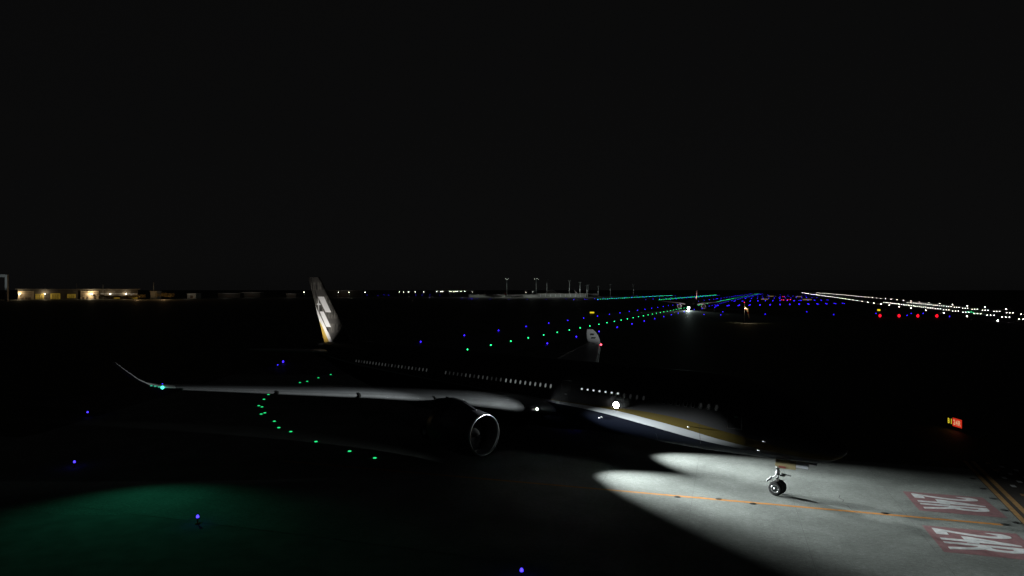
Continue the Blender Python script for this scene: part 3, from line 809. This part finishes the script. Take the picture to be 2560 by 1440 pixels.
# along the parallel taxiway and the two taxiways beyond it
sm_blue = small_fixture('taxiway_edge_light', L['bluefar'], .16, .42)
rowa = [uv(u, -95.2) for u in [113 + 28.8 * k for k in range(0, 26)]] + [uv(u, -59.7) for u in [178 + 28.8 * k for k in range(0, 24)]]
repeat(sm_blue, rowa, 'blue edge light in the long double row flanking the green line of the taxiway', 'edge light', 'blue lights along the taxiway', 'taxiway_edge_light')
big_blue = small_fixture('taxiway_edge_light', L['bluefar'], .26, .5)
far_spots = [uv(u, v) for v in (-185, -149) for u in range(1010, 1900, 62)] + [uv(u, v) for v in (-281, -245) for u in range(960, 1750, 60)]
far_spots += [uv(u + 12 * k, v0 + 9 * k) for u, v0 in ((640, -54), (900, -54), (1200, -54), (1550, -54)) for k in range(14)]
far_spots += [uv(u + 22 + 12 * k, v0 + 9 * k) for u, v0 in ((640, -54), (900, -54), (1200, -54)) for k in range(14)]
far_spots += [uv(u, v) for v in (-95.2, -59.7) for u in range(880, 2700, 70)]
far_spots += [uv(random.uniform(900, 2600), random.uniform(-120, 85)) for _ in range(26)]
repeat(big_blue, far_spots, 'tiny blue edge light in the distant carpet of blue lights by the horizon', 'edge light', 'far blue edge lights', 'taxiway_edge_light')
mid = [(1913, 787), (2017, 781), (2084, 788), (1802, 789), (1807, 781), (1760, 788), (1755, 773), (1764, 770), (1773, 766), (2190, 785), (2268, 790), (2278, 785), (2308, 785), (2344, 792), (2374, 793), (1787, 770), (1870, 783)]
repeat(sm_blue, [g(u, v) for u, v in mid], 'blue edge light scattered on the dark grass between taxiway and runway', 'edge light', 'scattered blue edge lights', 'taxiway_edge_light')
repeat(sm_blue, [g(u, v + 1.5) for u, v in ((1155, 746.5), (1170, 746.5), (1178, 747), (1181, 746), (1194, 746), (1225, 747.5), (1272, 747.5), (1318, 747.5), (1366, 747.5), (1416, 747.5), (1467, 748.5))] , 'blue edge light along the lit rim of the apron', 'edge light', 'blue lights along the apron', 'taxiway_edge_light')
repeat(big_blue, [g(u, v) for u, v in ((853, 738.5), (862, 738.5), (880, 738.5), (918, 738), (945, 738.5), (960, 738.5), (972, 738), (1040, 738), (1055, 738), (1075, 738), (1100, 738), (1135, 738))], 'faint blue edge light in the sparse row under the far street lamps', 'edge light', 'blue lights under the street lamps', 'taxiway_edge_light')

# green centreline lights: the curve at the airliner, then the straight taxiway
curve = [(937, 1146), (874, 1129), (790, 1105), (727, 1080), (697, 1070), (686, 1054), (653, 1036), (662, 1033), (647, 1015), (655, 1018), (660, 999), (671, 987), (718, 967), (750, 957), (768, 954), (796, 945), (827, 937)]
gfix = inset_fixture(L['green'], .16)
repeat(gfix, [g(u, v) for u, v in curve], 'green light set in the pavement along the curve under the wing', 'inset light', 'green curve lights', 'taxiway_centre_light')
sm_green = small_fixture('taxiway_centre_light', L['greenfar'], .15, .10, False)
repeat(sm_green, [uv(156 + 14.9 * k, -73.6) for k in range(75)] + [uv(156 + 14.9 * 75 + 24 * k, -73.6) for k in range(62)], 'green light in the long straight centre line of the taxiway', 'inset light', 'green taxiway centre lights', 'taxiway_centre_light')
far_green = small_fixture('taxiway_centre_light', L['greenfar'], .30, .2, False)
repeat(far_green, [uv(1022 + 17 * k, -167) for k in range(58)] + [uv(1030 + 16 * k, -263) for k in range(50)], 'green light in the thin far centre lines by the horizon', 'inset light', 'far green centre lights', 'taxiway_centre_light')
repeat(sm_green, [g(2419, 780), g(2427.5, 780.5), g(2433, 781.5), g(2428, 778)], 'green light in the small cluster at the runway threshold', 'threshold light', 'green threshold lights', 'threshold_light')

# unlit lamps in the pavement, along the centreline and across it before the hold line
dark = inset_fixture(None)
repeat(dark, [(12.16, 50.04, 0), (15.07, 49.56, 0), (17.16, 48.45, 0), (25.42, 46.37, 0), (32.0, 44.15, 0)], 'dark unlit lamp set beside the orange centreline', 'inset light', 'unlit centreline lamps', 'inset_light')
dark2 = inset_fixture(None)
repeat(dark2, [(37.2, 54.9, 0), (36.11, 52.15, 0), (35.11, 49.66, 0), (34.05, 47.04, 0), (33.01, 44.54, 0)], 'dark unlit lamp in the row before the double hold line', 'inset light', 'unlit stop bar lamps', 'inset_light')

# runway: white edge lights and touchdown-zone bars
edge = small_fixture('runway_edge_light', L['white'], .22, .45)
tdz = small_fixture('touchdown_light', L['touch'], .17, .12, False)
def along(v, D): return RU * ((D - RV.y * v) / RU.y) + RV * v
nr, fr_ = [], []
for k in range(-1, 56):
    nr.append(uv(387 + 57.6 * (k - 0) + 0, 96.7)); fr_.append(uv(387 + 57.6 * k, 159.6))
repeat(edge, nr, 'white runway edge light in the nearer of the two long edge rows', 'runway light', 'white runway edge lights, near row', 'runway_edge_light')
repeat(edge, fr_, 'white runway edge light in the farther of the two long edge rows', 'runway light', 'white runway edge lights, far row', 'runway_edge_light')
def bars(v, cnt, inv0, step, sgn):
    sp = []
    for k in cnt:
        D = v / .000547235 * (inv0 + step * k)
        p = along(v, D)
        sp += [p + RV * (1.7 * j) for j in (-1, 0, 1)]
    return sp
repeat(tdz, bars(115.5, range(-1, 17), .0017721, .000127, 1), 'white light in the nearer row of three-lamp touchdown bars', 'touchdown light', 'touchdown bars, near row', 'touchdown_light')
repeat(tdz, bars(140, range(-1, 14), .0017409, .0001047, 1), 'white light in the farther row of three-lamp touchdown bars', 'touchdown light', 'touchdown bars, far row', 'touchdown_light')

# four red approach path lights
for k, lab in enumerate(('red approach path light below the yellow sign', 'red approach path light, second along from the yellow sign', 'red approach path light, third along from the yellow sign', 'red approach path light, last of four, by the runway edge')):
    u = (2199, 2246.5, 2293.5, 2341)[k]
    p = thing('approach_path_light', lab, 'path light', g(u, 793.2 + .2 * k), .25, 'red approach path lights')
    b = MB(); b.box((0, .25, .9), (2.0, 1.1, 1.0), M['fixture']); 
    for x in (-.55, .55): b.tube([(x, .25, 0), (x, .25, .35)], .05, M['steel'], 8)
    b.build('housing', p)
    l = MB(); l.lathe([(.0, -.50), (.5, -.45), (.86, -.31)], L['red'], 'y', (0, 0, .9), 20); l.build('lens', p)

# a few red lights at the far runway crossing
redl = small_fixture('stop_bar_light', L['obst'], .5, .4, False)
repeat(redl, [g(u, v) for u, v in ((1954, 750), (1959, 750.5), (1969, 750), (1976, 750), (1957, 742), (1961, 742))], 'faint red light in the little group beneath the runway end', 'stop bar light', 'far red stop bar lights', 'stop_bar_light')

# ------------------------------------------------------------------ signs
sg = thing('taxiway_sign', 'black and red holding position sign reading B1 24R', 'sign', (0, 0, 0))
A, B = g(2366, 1069, .0), None
dirv = Vector((-0.02, -1, 0)).normalized()
sg.location = (48.3, 75.4, 0)
sg.rotation_euler = (0, 0, atan2(-1, .02))
b = MB(); W1, W2, H = .82, 1.5, .9
b.box(((W1 + W2) / 2, .12, .32 + H / 2), (W1 + W2 + .08, .2, H + .08), M['signblack'])
for x in (.25, 1.2, 2.1): b.tube([(x, .12, 0), (x, .12, .3)], .05, M['steel'], 8)
b.build('cabinet', sg)
def face(x0, w, m, name):
    f = MB(); f.add([(x0, 0, .32), (x0 + w, 0, .32), (x0 + w, 0, .32 + H), (x0, 0, .32 + H)], [(0, 1, 2, 3)], m); return f.build(name, sg)
face(.03, W1 - .06, M['signblack'], 'location_face'); face(W1, W2, L['signred'], 'mandatory_face')
def letters(s, m, x, w, h):
    o = link('lettering', text_mesh(s, m, w, h, 1.15, .03), sg, (x, -.012, .32 + (H - h) / 2)); o.rotation_euler = (radians(90), 0, 0)
letters('B', L['signyellow'], .06, .30, .56); letters('1', L['signyellow'], .58, .11, .56); letters('24R', L['signchar'], W1 + .14, W2 - .30, .56)
for u, v, w, h, mm, lab in ((1480, 785.2, 2.6, .9, 'signface', 'bright yellow taxiway sign alone on the dark grass past the airliner'), (2197, 779, 1.9, 1.1, 'signface', 'small yellow taxiway sign above the red path lights'),
                        (1911.5, 750, 10, 1.3, 'signfaint', 'dim yellow sign below the far end of the green line'), (1997, 743, 12, 1.4, 'signfaint', 'dim flat sign close under the start of the white runway lights'),
                        (2018, 751.2, 12, 1.5, 'signfaint', 'dim yellow sign between the blue lights and the white runway row'), (1927, 742, 12, 1.4, 'signfaint', 'dim yellow sign among blue lights near the horizon')):
    s = thing('taxiway_sign', lab, 'sign', g(u, v), radians(-8), 'small far taxiway signs')
    k = MB(); k.box((0, .15, .5 + h / 2), (w + .2, .25, h + .2), M['signblack']); k.box((-w * .3, .15, .2), (.15, .15, .4), M['steel']); k.box((w * .3, .15, .2), (.15, .15, .4), M['steel']); k.build('cabinet', s)
    k = MB(); k.box((0, 0, .5 + h / 2), (w, .04, h), L[mm]); k.build('face', s)

# ------------------------------------------------------------------ windsock in its lit circle
ws = thing('windsock', 'limp red and white windsock on a mast, lamp-lit over a pale circle of ground', 'windsock', g(1861, 806.5))
b = MB(); b.tube([(0, 0, 0), (0, 0, 9.3)], [.14, .07], M['steel'], 10); b.tube([(0, 0, 6.3), (.9, 0, 6.35)], .05, M['steel'], 8); b.tube([(-.1, 0, 7.0), (.5, -.2, 7.2)], .05, M['steel'], 8); b.build('mast', ws)
b = MB(); b.lathe([(.0, 9.55), (.16, 9.45), (.2, 9.3), (.0, 9.2)], L['obst'], 'z', (0, 0, 0), 12); b.build('obstruction_light', ws)
b = MB(); b.lathe([(0, 6.92), (.2, 6.95), (.24, 7.1), (0, 7.15)], L['amber'], 'z', (.5, -.2, 0), 12); b.build('floodlight', ws)
sk = [(.35, 0, 6.3, .50), (.8, -.05, 6.2, .50), (1.25, -.1, 5.75, .46), (1.5, -.1, 5.0, .42), (1.7, -.12, 4.1, .38), (1.9, -.12, 3.2, .34), (2.1, -.12, 2.4, .30), (2.2, -.12, 1.8, .26)]
s = MB()
for i in range(len(sk) - 1):
    s.tube([sk[i][:3], sk[i + 1][:3]], [sk[i][3], sk[i + 1][3]], M['sockred' if i in (0, 3, 6) else 'sockwhite'], 16)
s.build('sock', ws)
lamp('windsock_beam', 'SPOT', (.5, -.2, 6.9), 2600, (1, .86, .6), ws, (.06, 0, -1), 118, .35, .1)
lamp('windsock_beam', 'POINT', (.75, -1.2, 6.9), 120, (1, .75, .35), ws, None, radius=.1)

# ------------------------------------------------------------------ masts and street lamps
def mast(u, vt, vb, D, w, lab, lit=True, n=3):
    x = (u - 1280) / FPX * D; zt = CAMZ - (vt - HZ) * D / FPX
    o = thing('floodlight_mast', lab, 'light mast', (x, D, 0), 0, 'tall apron masts')
    b = MB(); b.tube([(0, 0, 0), (0, 0, zt)], [.55, .3], M['steel'], 10); b.lathe([(.5, zt - .5), (w, zt - .3), (w, zt)], M['steel'], 'z', (0, 0, 0), 16, cap=True); b.build('pole', o)
    for k in range(n):
        h = MB(); h.box((0, 0, 0), (.7, .4, .3), L['flood'] if lit else M['steel']); h.build('lamp_head', o, (w * (2 * (k + .5) / n - 1), -.9, zt - .1))
    return o, zt
MS = [(1267, 697.5, 1300, True, 'tall apron mast with lit head, first from the dark tail fin'), (1340.5, 697.5, 1320, True, 'tall apron mast with two lit lamps above the terminal'), (1367, 698.5, 1340, True, 'tall apron mast with one lit lamp beside the round hangar'),
      (1423.5, 702, 1400, False, 'dark apron mast just past the round hangar'), (1450, 705.5, 1420, False, 'dark apron mast, midway between round hangar and runway side'), (1467, 714, 1250, False, 'thin full-height mast at the end of the apron'),
      (1470, 712, 1500, False, 'thin mast close behind the full-height one'), (1495.5, 715, 1500, False, 'thin mast over the parked pale tail'), (1525.5, 711, 1600, False, 'short faint mast above the far green line'), (1583, 712, 1700, False, 'faintest mast, standing apart above the far blue lights')]
mlocs = []
for i, (u, vt, D, lit, lab) in enumerate(MS):
    o, zt = mast(u, vt, 745, D, 3.2, lab, lit, (5, 3, 1)[i] if i < 3 else 2)
    if lit: lamp('mast_beam', 'SPOT', (o.location.x, D - 4.5, zt - .8), 9000, (.95, 1, .93), None, (0, -.5, -1), 120, .6, .5)
    else: lamp('mast_wash', 'POINT', (o.location.x + 2.5, D - 6, zt * .55), 900, (.9, 1, .95), None, radius=.3)
SL = [(998.5, 730), (1009, 730), (1021.5, 730), (1038, 730), (1060, 730), (1092, 729), (1103, 729), (1107, 729), (1125, 728.5), (1128, 728.5), (1135, 730), (1140, 728.5), (1143, 728.5), (1152, 729), (1162, 728.3), (1181, 730.2), (846, 730.8), (760.5, 730.6), (873, 730.6), (913, 731), (1332, 730.8), (1315, 731.5)]
slm = None
for i, (u, v) in enumerate(SL):
    D = 1250 if u < 930 else 1420
    zt = CAMZ - (v - HZ) * D / FPX
    bright = u < 1310
    o = thing('street_lamp', 'lit street lamp in the row of warm points on the far road' if 990 < u < 1190 else
              {846: 'lit street lamp in front of the long shed by the tail fin', 760.5: 'lit street lamp standing beside the tail fin top', 873: 'lit street lamp against the long shed wall', 913: 'lit street lamp just past the end of the long shed', 1332: 'small white lamp over the terminal roof beside the masts', 1315: 'dim lamp over the terminal roof'}[u], 'street lamp', ((u - 1280) / FPX * D, D, 0), 0, 'street lamps on the far road')
    b = MB(); b.tube([(0, 0, 0), (0, 0, zt)], [.14, .08], M['steel'], 8); b.tube([(0, 0, zt), (0, -1.2, zt + .3)], .06, M['steel'], 8); b.build('pole', o)
    h = MB(); r = .42 if bright and u != 1181 else .28; h.lathe([(0, -r), (r * .8, -r * .5), (r, 0), (r * .7, r * .5), (0, r * .7)], L['flood'], 'z', (0, 0, 0), 12); h.build('lamp_head', o, (0, -1.3, zt + .2))

# ------------------------------------------------------------------ buildings
def building(name, lab, cat, u0, u1, vt, D, depth, m, roofm, D1=None, over=1.2):
    D1 = D1 or D
    a = Vector(((u0 - 1280) / FPX * D, D, 0)); c = Vector(((u1 - 1280) / FPX * D1, D1, 0)); w = (c - a).length
    h = CAMZ - (vt - HZ) * D / FPX
    o = thing(name, lab, cat, a, atan2(c.y - a.y, c.x - a.x))
    b = MB(); b.box((w / 2, depth / 2, (h - .8) / 2), (w, depth, h - .8), m); b.build('wall', o)
    r = MB(); r.box((w / 2, depth / 2 - over / 2, h - .35), (w + 2 * over, depth + over, .9), roofm); r.build('roof', o)
    return o, w, h
# the lit hall at the end of the field
hall, HW, HH = building('maintenance_hall', 'long low hall with louvred facade and yellow-lit bays behind a row of lamps', 'hall', 45, 345, 722.5, 1036, 40, M['walldark'], M['roof'], 1110, 3)
def hx(u): return (u - 45) / 300 * HW
def hpart(name, u0, u1, z0, z1, m, y=-.25, d=.5, par=None):
    b = MB(); b.box(((hx(u0) + hx(u1)) / 2, y, (z0 + z1) / 2), (hx(u1) - hx(u0), d, z1 - z0), m); return b.build(name, par or hall)
hpart('facade_panel', 46, 82, .1, 13, M['wall'], -.4, .8); hpart('facade_panel', 196, 242, .1, 13, M['wall'], -.4, .8)
for z in (5.2, 7.6, 10.0): hpart('louvre', 54, 77, z, z + .8, M['louvre'], -.9, .5); hpart('louvre', 199, 240, z, z + .8, M['louvre'], -.9, .5)
for u0, u1 in ((53, 59), (61, 67), (69, 76), (201, 206), (211, 216), (229, 236)): hpart('doorway', u0, u1, .2, 3.6, M['louvre'], -.85, .2)
for u0, u1, z0, z1 in ((86, 106, .6, 8.6), (122, 146, .6, 9.2), (163, 184, 2.0, 8.2)):
    bay = hpart('lit_bay', u0, u1, z0, z1, M['litbay'], -.1, .3)
    for k in range(4): hpart('louvre', u0 + 4, u1 - 2, z0 + 1 + 1.9 * k, z0 + 1.5 + 1.9 * k, M['louvre'], -.45, .25, bay)
    for k in range(3): hpart('mullion', u0 + (u1 - u0) * (k + .7) / 3.6, u0 + (u1 - u0) * (k + .7) / 3.6 + .7, z0, z1 - 2, M['louvre'], -.5, .3, bay)
hpart('upper_glazing', 247, 281, 7.6, 9.6, M['litwhite'], -.25, .5); hpart('upper_glazing', 283, 312, 7.6, 9.4, M['litwhite'], -.25, .5); hpart('upper_glazing', 316, 344, 6.6, 9.2, M['litwhite'], -.25, .5)
for u0, u1 in ((281, 297), (331, 344)): hpart('lit_bay', u0, u1, .4, 2.6, M['litbay'], -.1, .3)
hpart('canopy', 243, 345, 5.0, 5.5, M['roof'], -2, 4)
for u, lab, pw, rr in ((49.5, 'wall lamp at the outer corner of the lit hall', 3900, .5), (109, 'wall lamp beside the first yellow bay of the hall', 2550, .5), (224.5, 'brightest wall lamp on the louvred panel of the hall', 9000, .8), (272.5, 'wall lamp under the hall roof past the louvred panel', 1350, .6), (313, 'last wall lamp of the hall, by the shrubs', 1800, .6)):
    t = thing('hall_lamp', lab, 'wall lamp', (0, 0, 0), 0, 'lamps along the hall front')
    p = hall.matrix_basis @ Vector((hx(u), -3.2, 0)); t.location = (p.x, p.y, 0)
    zl = 8.6 - .6 * (u > 200)
    b = MB(); b.tube([(0, 0, 0), (0, 0, zl)], .12, M['steel'], 8); b.build('post', t)
    h = MB(); h.lathe([(0, -rr), (rr * .8, -rr * .5), (rr, 0), (rr * .7, rr * .5), (0, rr * .7)], L['flood'], 'z', (0, 0, 0), 14); h.build('lamp_head', t, (0, 0, zl))
    lamp('hall_beam', 'POINT', (0, -1.0, zl + .2), pw, (1, .78, .46), t, None, radius=.4)
for u, zt in ((113, 24), (192, 24.5), (257.5, 23)):
    D = 1075; t = thing('roof_mast', {113: 'thin mast over the hall roof near the yellow bays', 192: 'thin mast over the hall roof beside the louvred panel', 257.5: 'thin mast over the hall roof past the bright lamp'}[u], 'mast', ((u - 1280) / FPX * D, D, 0), 0, 'thin masts behind the hall')
    b = MB(); b.tube([(0, 0, 0), (0, 0, zt)], [.35, .2], M['steel'], 8); b.box((0, -.4, zt), (1.6, .6, .3), M['steel']); b.build('pole', t)
# control block and mast at the end of the hall
cb, w, h = building('control_block', 'small grey block with a lattice mast between the hall and the shrubs', 'building', 376, 392, 727.5, 1100, 14, M['wallgrey'], M['roof'])
b = MB()
for s in (-1, 1): b.tube([(w * .35 + s * .5, 3, h), (w * .35 + s * .15, 3, 27)], .16, M['steel'], 6)
for k in range(8): b.tube([(w * .35 - .45 + .03 * k, 3, h + 1.6 * k), (w * .35 + .45 - .03 * k, 3, h + 1.6 * (k + 1))], .09, M['steel'], 6)
b.build('lattice_mast', cb)
# grey portal frame cut by the picture's side
pf = thing('portal_frame', 'tall grey steel portal frame standing at the side of the dark field', 'steel frame', (-690, 900, 0))
b = MB(); b.box((21.3, 0, 17.5), (3.0, 3, 35), M['steel']); b.box((2, 0, 33.6), (36, 3, 3.6), M['steel']); b.box((-16, 0, 17), (3, 3, 34), M['steel']); b.build('frame', pf)
lamp('portal_wash', 'SPOT', (-668, 870, 26), 5500, (.9, 1, 1), None, (0, .95, .1), 60, .6, .3)  # unseen spot without a fixture, added to light the frame
# low sheds along the field
for u0, u1, vt, D, m_, lab, nm in ((468, 490, 733.5, 1150, 'wallgrey', 'tiny pale shed alone past the shrubs', 'shed'), (545, 600, 733, 1250, 'walldark', 'low dark shed with a pale roof strip past the tiny shed', 'shed'), (604, 650, 730.5, 1300, 'walldark', 'low dark shed with thin pale roof beside the tail fin', 'shed'),
                             (716, 740, 734, 1300, 'walldark', 'small dark shed half hidden by the tail fin', 'shed'), (818, 902, 726, 1300, 'walldark', 'long flat-roofed shed emerging from behind the tail fin', 'shed')):
    o, w, h = building(nm, lab, 'shed', u0, u1, vt, D, 18, M[m_], M['roof'], None, .8)
    b = MB(); b.box((w / 2, -.1, h * .35), (w * .3, .3, h * .5), M['louvre']); b.build('door', o)
    lamp('shed_wash', 'POINT', (o.location.x + w * .5, D - 14, h + 5), 700, (1, .93, .8), None, radius=.3)
# terminal beside the apron
tm, w, h = building('terminal_concourse', 'long pale terminal with a rhythmic roof edge beyond the apron', 'terminal', 1172, 1262, 737, 1380, 26, M['wallgrey'], M['roof'])
for k in range(9):
    b = MB(); b.box((w * (k + .35) / 9, -.6, h - .2), (2.6, 1.2, 1.3), M['whitepaint']); b.build('roof_hood', tm)
tm2, w, h = building('terminal_pier', 'pale terminal pier with slim columns behind the parked airliners', 'terminal', 1264, 1345, 736.8, 1400, 30, M['wallgrey'], M['roof'])
b = MB(); b.box((w / 2, -.2, h * .5), (w * .9, .4, 1.8), M['litwhite']); b.build('window_band', tm2)
tm3, w, h = building('terminal_hall', 'taller pale terminal hall with a raised roof beside the masts', 'terminal', 1345, 1470, 733.8, 1420, 34, M['wallgrey'], M['roof'])
b = MB()
for k in range(10): b.box((w * (k + .5) / 10, -.3, h * .42), (1.2, .6, h * .8), M['whitepaint'])
b.build('column', tm3)
rg = thing('round_hangar', 'dark round-roofed hangar rising behind the terminal hall', 'hangar', ((1378 - 1280) / FPX * 1500, 1500, 0))
b = MB(); rr = []
for k in range(17):
    t = pi * k / 16; rr.append((13 * cos(t), 14 * sin(t)))
b.add([(x, y, z) for y in (0, 30) for x, z in rr], [tuple(range(17)), tuple(range(33, 16, -1))] + [(i + 1, i, i + 17, i + 18) for i in range(16)], M['walldark'], True); b.build('shell', rg)
b = MB(); b.tube([(13.4 * cos(pi * k / 16), -.3, 14.4 * sin(pi * k / 16)) for k in range(17)], .35, M['steel'], 8); b.build('rim', rg)
for x, D, pw in ((-70, 1350, 5000), (-10, 1360, 5000), (40, 1370, 8000), (90, 1375, 9000), (130, 1375, 9000)):
    lamp('terminal_wash', 'POINT', (x, D, 14), pw, (.93, 1, .92), None, radius=.5)
# shrubs by the hall
leafm = MB()
def shrub(u, D, r, hh, lab):
    o = thing('tree', lab, 'tree', ((u - 1280) / FPX * D, D, 0), 0, 'rusty shrubs by the hall')
    t = MB(); t.tube([(0, 0, 0), (.1, 0, hh * .3), (.2, .1, hh * .6)], [.25, .18, .08], M['bark'], 8); t.build('trunk', o)
    c = MB()
    for _ in range(420):
        a, e, q = random.uniform(0, 2 * pi), random.uniform(-.6, 1), random.random() ** .4
        p = Vector((r * q * cos(a), r * q * sin(a) * .7, hh * .58 + hh * .42 * e * q + random.uniform(-.3, .3)))
        n = Vector((random.gauss(0, 1), random.gauss(0, 1), random.gauss(0, 1))).normalized(); t1 = n.orthogonal().normalized() * random.uniform(.3, .7); t2 = n.cross(t1.normalized()) * random.uniform(.2, .5)
        c.add([p - t1, p + t2, p + t1, p - t2], [(0, 1, 2, 3)], M['leaf'])
    c.build('crown', o)
for u, r, hh, lab in ((262, 7, 8, 'dark rounded tree before the hall canopy'), (326, 7, 6, 'low shrub against the end of the hall'), (350, 8, 8, 'broad shrub between the hall and the grey block'), (402, 9, 11, 'tallest rusty tree just past the grey block'), (424, 8, 10, 'last rusty tree at the outer end of the row')):
    shrub(u, 1060, r, hh, lab)
for u in (345, 410): lamp('shrub_wash', 'POINT', ((u - 1280) / FPX * 1045, 1042, 9), 9000, (1, .60, .26), None, radius=.3)

# ------------------------------------------------------------------ night sky
w = bpy.data.worlds.new('World'); scn.world = w; w.use_nodes = True
n, l = w.node_tree.nodes, w.node_tree.links
sky = n.new('ShaderNodeTexSky'); sky.sky_type = 'NISHITA'; sky.sun_disc = False
sky.sun_elevation = radians(4); sky.sun_rotation = radians(200); sky.altitude = 0
hs = n.new('ShaderNodeHueSaturation'); hs.inputs['Saturation'].default_value = 0.05
l.new(sky.outputs[0], hs.inputs['Color'])
mxw = n.new('ShaderNodeMix'); mxw.data_type = 'RGBA'; mxw.inputs[0].default_value = 0.75
l.new(hs.outputs[0], mxw.inputs[6]); mxw.inputs[7].default_value = (2.9, 2.9, 2.95, 1); l.new(mxw.outputs[2], n['Background'].inputs[0])
n['Background'].inputs[1].default_value = 0.0011

# ------------------------------------------------------------------ render settings
scn.view_settings.view_transform = 'Standard'; scn.view_settings.look = 'None'; scn.view_settings.exposure = 0; scn.view_settings.gamma = 1
c = scn.cycles
c.use_light_tree = True; c.use_adaptive_sampling = False; c.sample_clamp_indirect = 1.0; c.max_bounces = 4; c.diffuse_bounces = 0; c.glossy_bounces = 2
c.use_denoising = True; c.caustics_reflective = False; c.caustics_refractive = False
